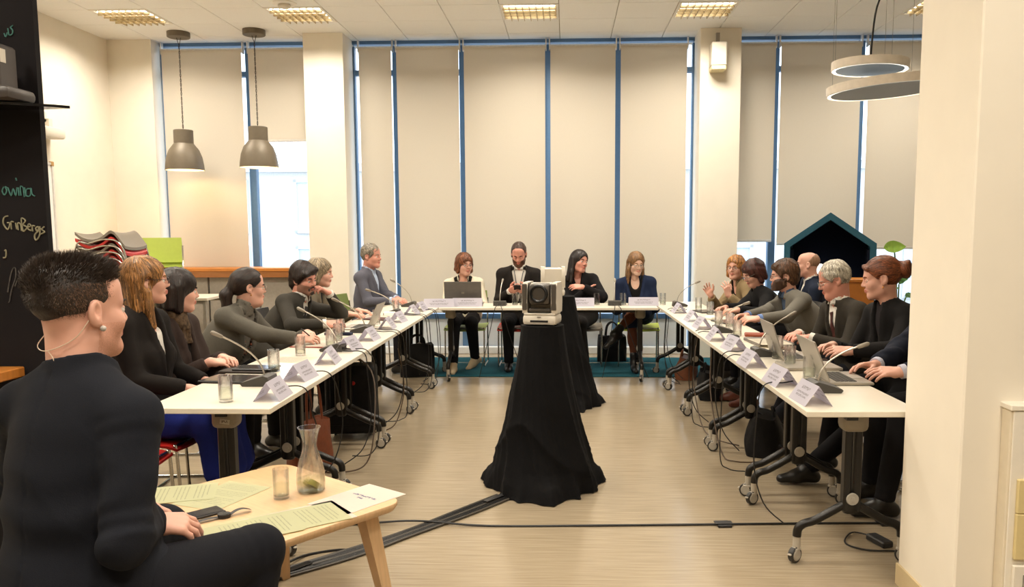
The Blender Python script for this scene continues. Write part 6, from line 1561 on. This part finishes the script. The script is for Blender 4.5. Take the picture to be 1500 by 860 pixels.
person(dict(key='beardr', label='bearded man with glasses in a grey suit with blue shirt cuffs', sex='m', hip=(2.16, 6.98), face=194, head=(1.84, 6.97, 1.11), hyaw=174, hpitch=4, w=1.08, dp=1.08, skin='pink', hair='fluffy', hairc='4f3420', beard=(.012, True), beardc='3f2718', glasses='dark', shoes=('shoe', m_shoe_brown),
    L=rest(1.53, 6.52, .795, (-.95, .1, -.05), (0, .4, -1), curl=.4, pole=(.3, -.8, -.6)), R=rest(1.48, 6.72, .80, (-.85, -.4, 0), (0, -.4, -1), curl=.45),
    legs=dict(L=dict(a=(1.55, 6.86, .085), toe=(-1, 0, 0)), R=dict(a=(1.5, 7.12, .085), toe=(-1, .1, 0))),
    top=dict(kind='jacket', m=fabric('suit_grey', '6a665e', 300), under=fabric('shirt_denim', '3f4d63', bump=.06), cuff=fabric('cuff_blue', '6d86b8', bump=.05), open=.36, w0=.055, fold=.005), bottom=tr(fabric('trousers_charcoal', '1f2024'))))
person(dict(key='bald', label='bald man in a navy suit sitting in the second row before the dark booth', sex='m', hip=(2.5, 8.24), face=175, head=(2.39, 8.18, 1.155), hyaw=160, hpitch=0, skin='pink', hair='bald', hairc='94725b', browc='5d4a3a',
    L=rest(2.12, 8.06, .68, (-1, .3, -.2)), R=rest(2.12, 8.3, .68, (-1, -.3, -.2)), top=dict(kind='jacket', m=fabric('suit_midnight', '1d2434', 300), under=white, open=.34), bottom=tr(fabric('trousers_midnight', '161b28'))))
person(dict(key='older', label='white haired man with glasses, dark suit and maroon tie, head bowed', sex='m', hip=(2.16, 5.84), face=194, head=(1.89, 5.82, 1.145), hyaw=171, hpitch=20, w=1.06, dp=1.15, skin='red', hair='short_thick', hairc='b5ad9e', browc='8f8578', glasses='metal', jowl=1, nose=1.2, lids=1,
    L=rest(1.68, 5.64, .76, (-.7, .6, -.1), (0, .2, -1), curl=.4, pole=(.3, -.7, -.8)), R=rest(1.66, 5.86, .76, (-.7, -.6, -.1), curl=.4),
    legs=dict(L=dict(a=(1.52, 6.0, .085), toe=(-1, .1, 0)), R=dict(a=(1.6, 6.16, .085), toe=(-1, .1, 0))),
    top=dict(kind='jacket', m=fabric('suit_darkolive', '322e28', 300), under=white, tie=M('tie_maroon', '4a1f1e', .5), cuff=white, open=.4, w0=.065), bottom=tr(fabric('trousers_dark', '1c1c22'))))
person(dict(key='bun', label='woman with auburn hair in a loose bun and a black cardigan, looking down', sex='f', hip=(2.13, 5.0), face=194, head=(1.90, 4.99, 1.205), hyaw=163, hpitch=10, w=1.0, skin='pink', hair='bun', hairc='6d3b20', earring=('gold', .006), lids=1, hvox=.004,
    L=rest(1.64, 4.74, .80, (-1, .12, 0), (0, .5, -.8), curl=.4, pole=(.4, -.9, -.4)), R=rest(1.62, 4.98, .80, (-.85, -.5, 0), (0, -.3, -1), curl=.4),
    legs=dict(L=dict(a=(1.42, 4.76, .09), toe=(-1, -.02, 0)), R=dict(a=(1.62, 5.06, .09), toe=(-1, 0, 0))),
    top=dict(kind='jacket', m=fabric('cardigan_black', '141212', 160), under=fabric('top_darkgrey', '2a2628'), open=.28, w0=.04, lapel=.05, collar=False, cuffs=.1), bottom=tr(B_)))
person(dict(key='edge', label='man in a navy suit with white cuffs, cut off by the near pillar', sex='m', hip=(2.16, 4.42), face=188, head=(1.985, 4.46, 1.21), hyaw=168, hpitch=2, skin='pink', hair='short', hairc='8a7f70', hvox=.004,
    L=rest(1.66, 4.06, .795, (-1, .1, -.02), (0, .4, -1), curl=.35, pole=(.4, -.8, -.5)), R=rest(1.62, 4.28, .795, (-1, -.2, -.02), (0, -.3, -1), curl=.35),
    legs=dict(L=dict(a=(1.66, 4.2, .085), toe=(-1, 0, 0)), R=dict(a=(1.7, 4.5, .085), toe=(-1, 0, 0))),
    top=dict(kind='jacket', m=fabric('suit_navy2', '1b1f2c', 350), under=white, tie=M('tie_violet', '3a3446', .5), cuff=fabric('cuff_pale', 'c3c4d4', bump=.05), open=.36, w0=.055), bottom=tr(B_)))
# ---- chairs under the people
for k, x, y, a, c_, l in [('host', -1.38, 1.83, 72, NVY, 'navy chair under the man in the foreground'), ('blond', -2.15, 4.14, 0, RED, 'red chair with a chrome frame under the woman with long blond hair'), ('bob', -2.35, 4.60, 4, MAR, 'maroon chair under the woman with the dark bob'), ('pony', -2.46, 5.52, 4, GRN, 'green chair under the woman with the ponytail'), ('beardl', -2.44, 6.5, 0, DGY, 'dark chair under the dark haired bearded man'), ('hidden', -2.44, 7.1, 0, DGY, 'dark chair under the half hidden grey blond person'), ('greyman', -2.2, 8.69, -10, GRN, 'green chair behind the grey haired man at the left corner'),
    ('cream', -1.12, 9.08, 270, GRN, 'green chair with a chrome frame under the woman in the cream jacket'), ('lanyard', -.53, 9.06, 270, RED, 'red chair under the man with a lanyard'), ('blackshirt', .17, 9.08, 270, OLV, 'grey brown chair under the woman in the black shirt'), ('navy', .80, 9.08, 266, LIM, 'lime green chair under the woman in the navy jacket'),
    ('blonder', 2.0, 8.42, 190, DGY, 'dark chair under the gesturing blonde woman'), ('darkred', 2.08, 7.74, 184, DGY, 'dark chair under the woman in the black jumper'), ('beardr', 2.18, 6.98, 182, DGY, 'dark chair under the bearded man in grey'), ('bald', 2.53, 8.24, 176, RED, 'red chair in the second row under the bald man'), ('older', 2.18, 5.84, 180, DGY, 'dark chair under the white haired man'), ('bun', 2.15, 5.0, 182, DGY, 'dark chair with a chrome frame under the woman with the bun'), ('edge', 2.13, 4.42, 182, DGY, 'dark chair with a chrome frame under the man cut off by the pillar')]:
    chair(x, y, math.radians(a), c_, l, 'chairs under the seated people')
chair(-2.14, 3.62, math.radians(0), RED, 'empty red chair with a chrome frame, nearest the man in the foreground')
# things in hands
o = slab('mobile_phone', 0, 0, 0, (.075, .15, .009), 0, m_tab, 'black phone in the hands of the man with a lanyard', 'phone', screen=True); o.location = (-.52, 8.62, .885); o.rotation_euler = (.6, 0, math.pi)
o = slab('mobile_phone', 0, 0, 0, (.075, .15, .009), 0, m_tab, 'black phone under the hands of the woman with the bun', 'phone', screen=True); o.location = (1.44, 4.74, .7415); o.rotation_euler = (0, 0, 1.5)
o = MB().tube([(0, 0, 0), (0, 0, .14)], .0045, 8).tube([(0, 0, -.008), (0, 0, 0)], [.001, .0045], 8).build('pen', m_blackp); o.location = (-1.685, 5.40, .763); o.rotation_euler = (.5, -.7, 0); tag(o, 'black pen in the hand of the woman with the ponytail', 'pen')
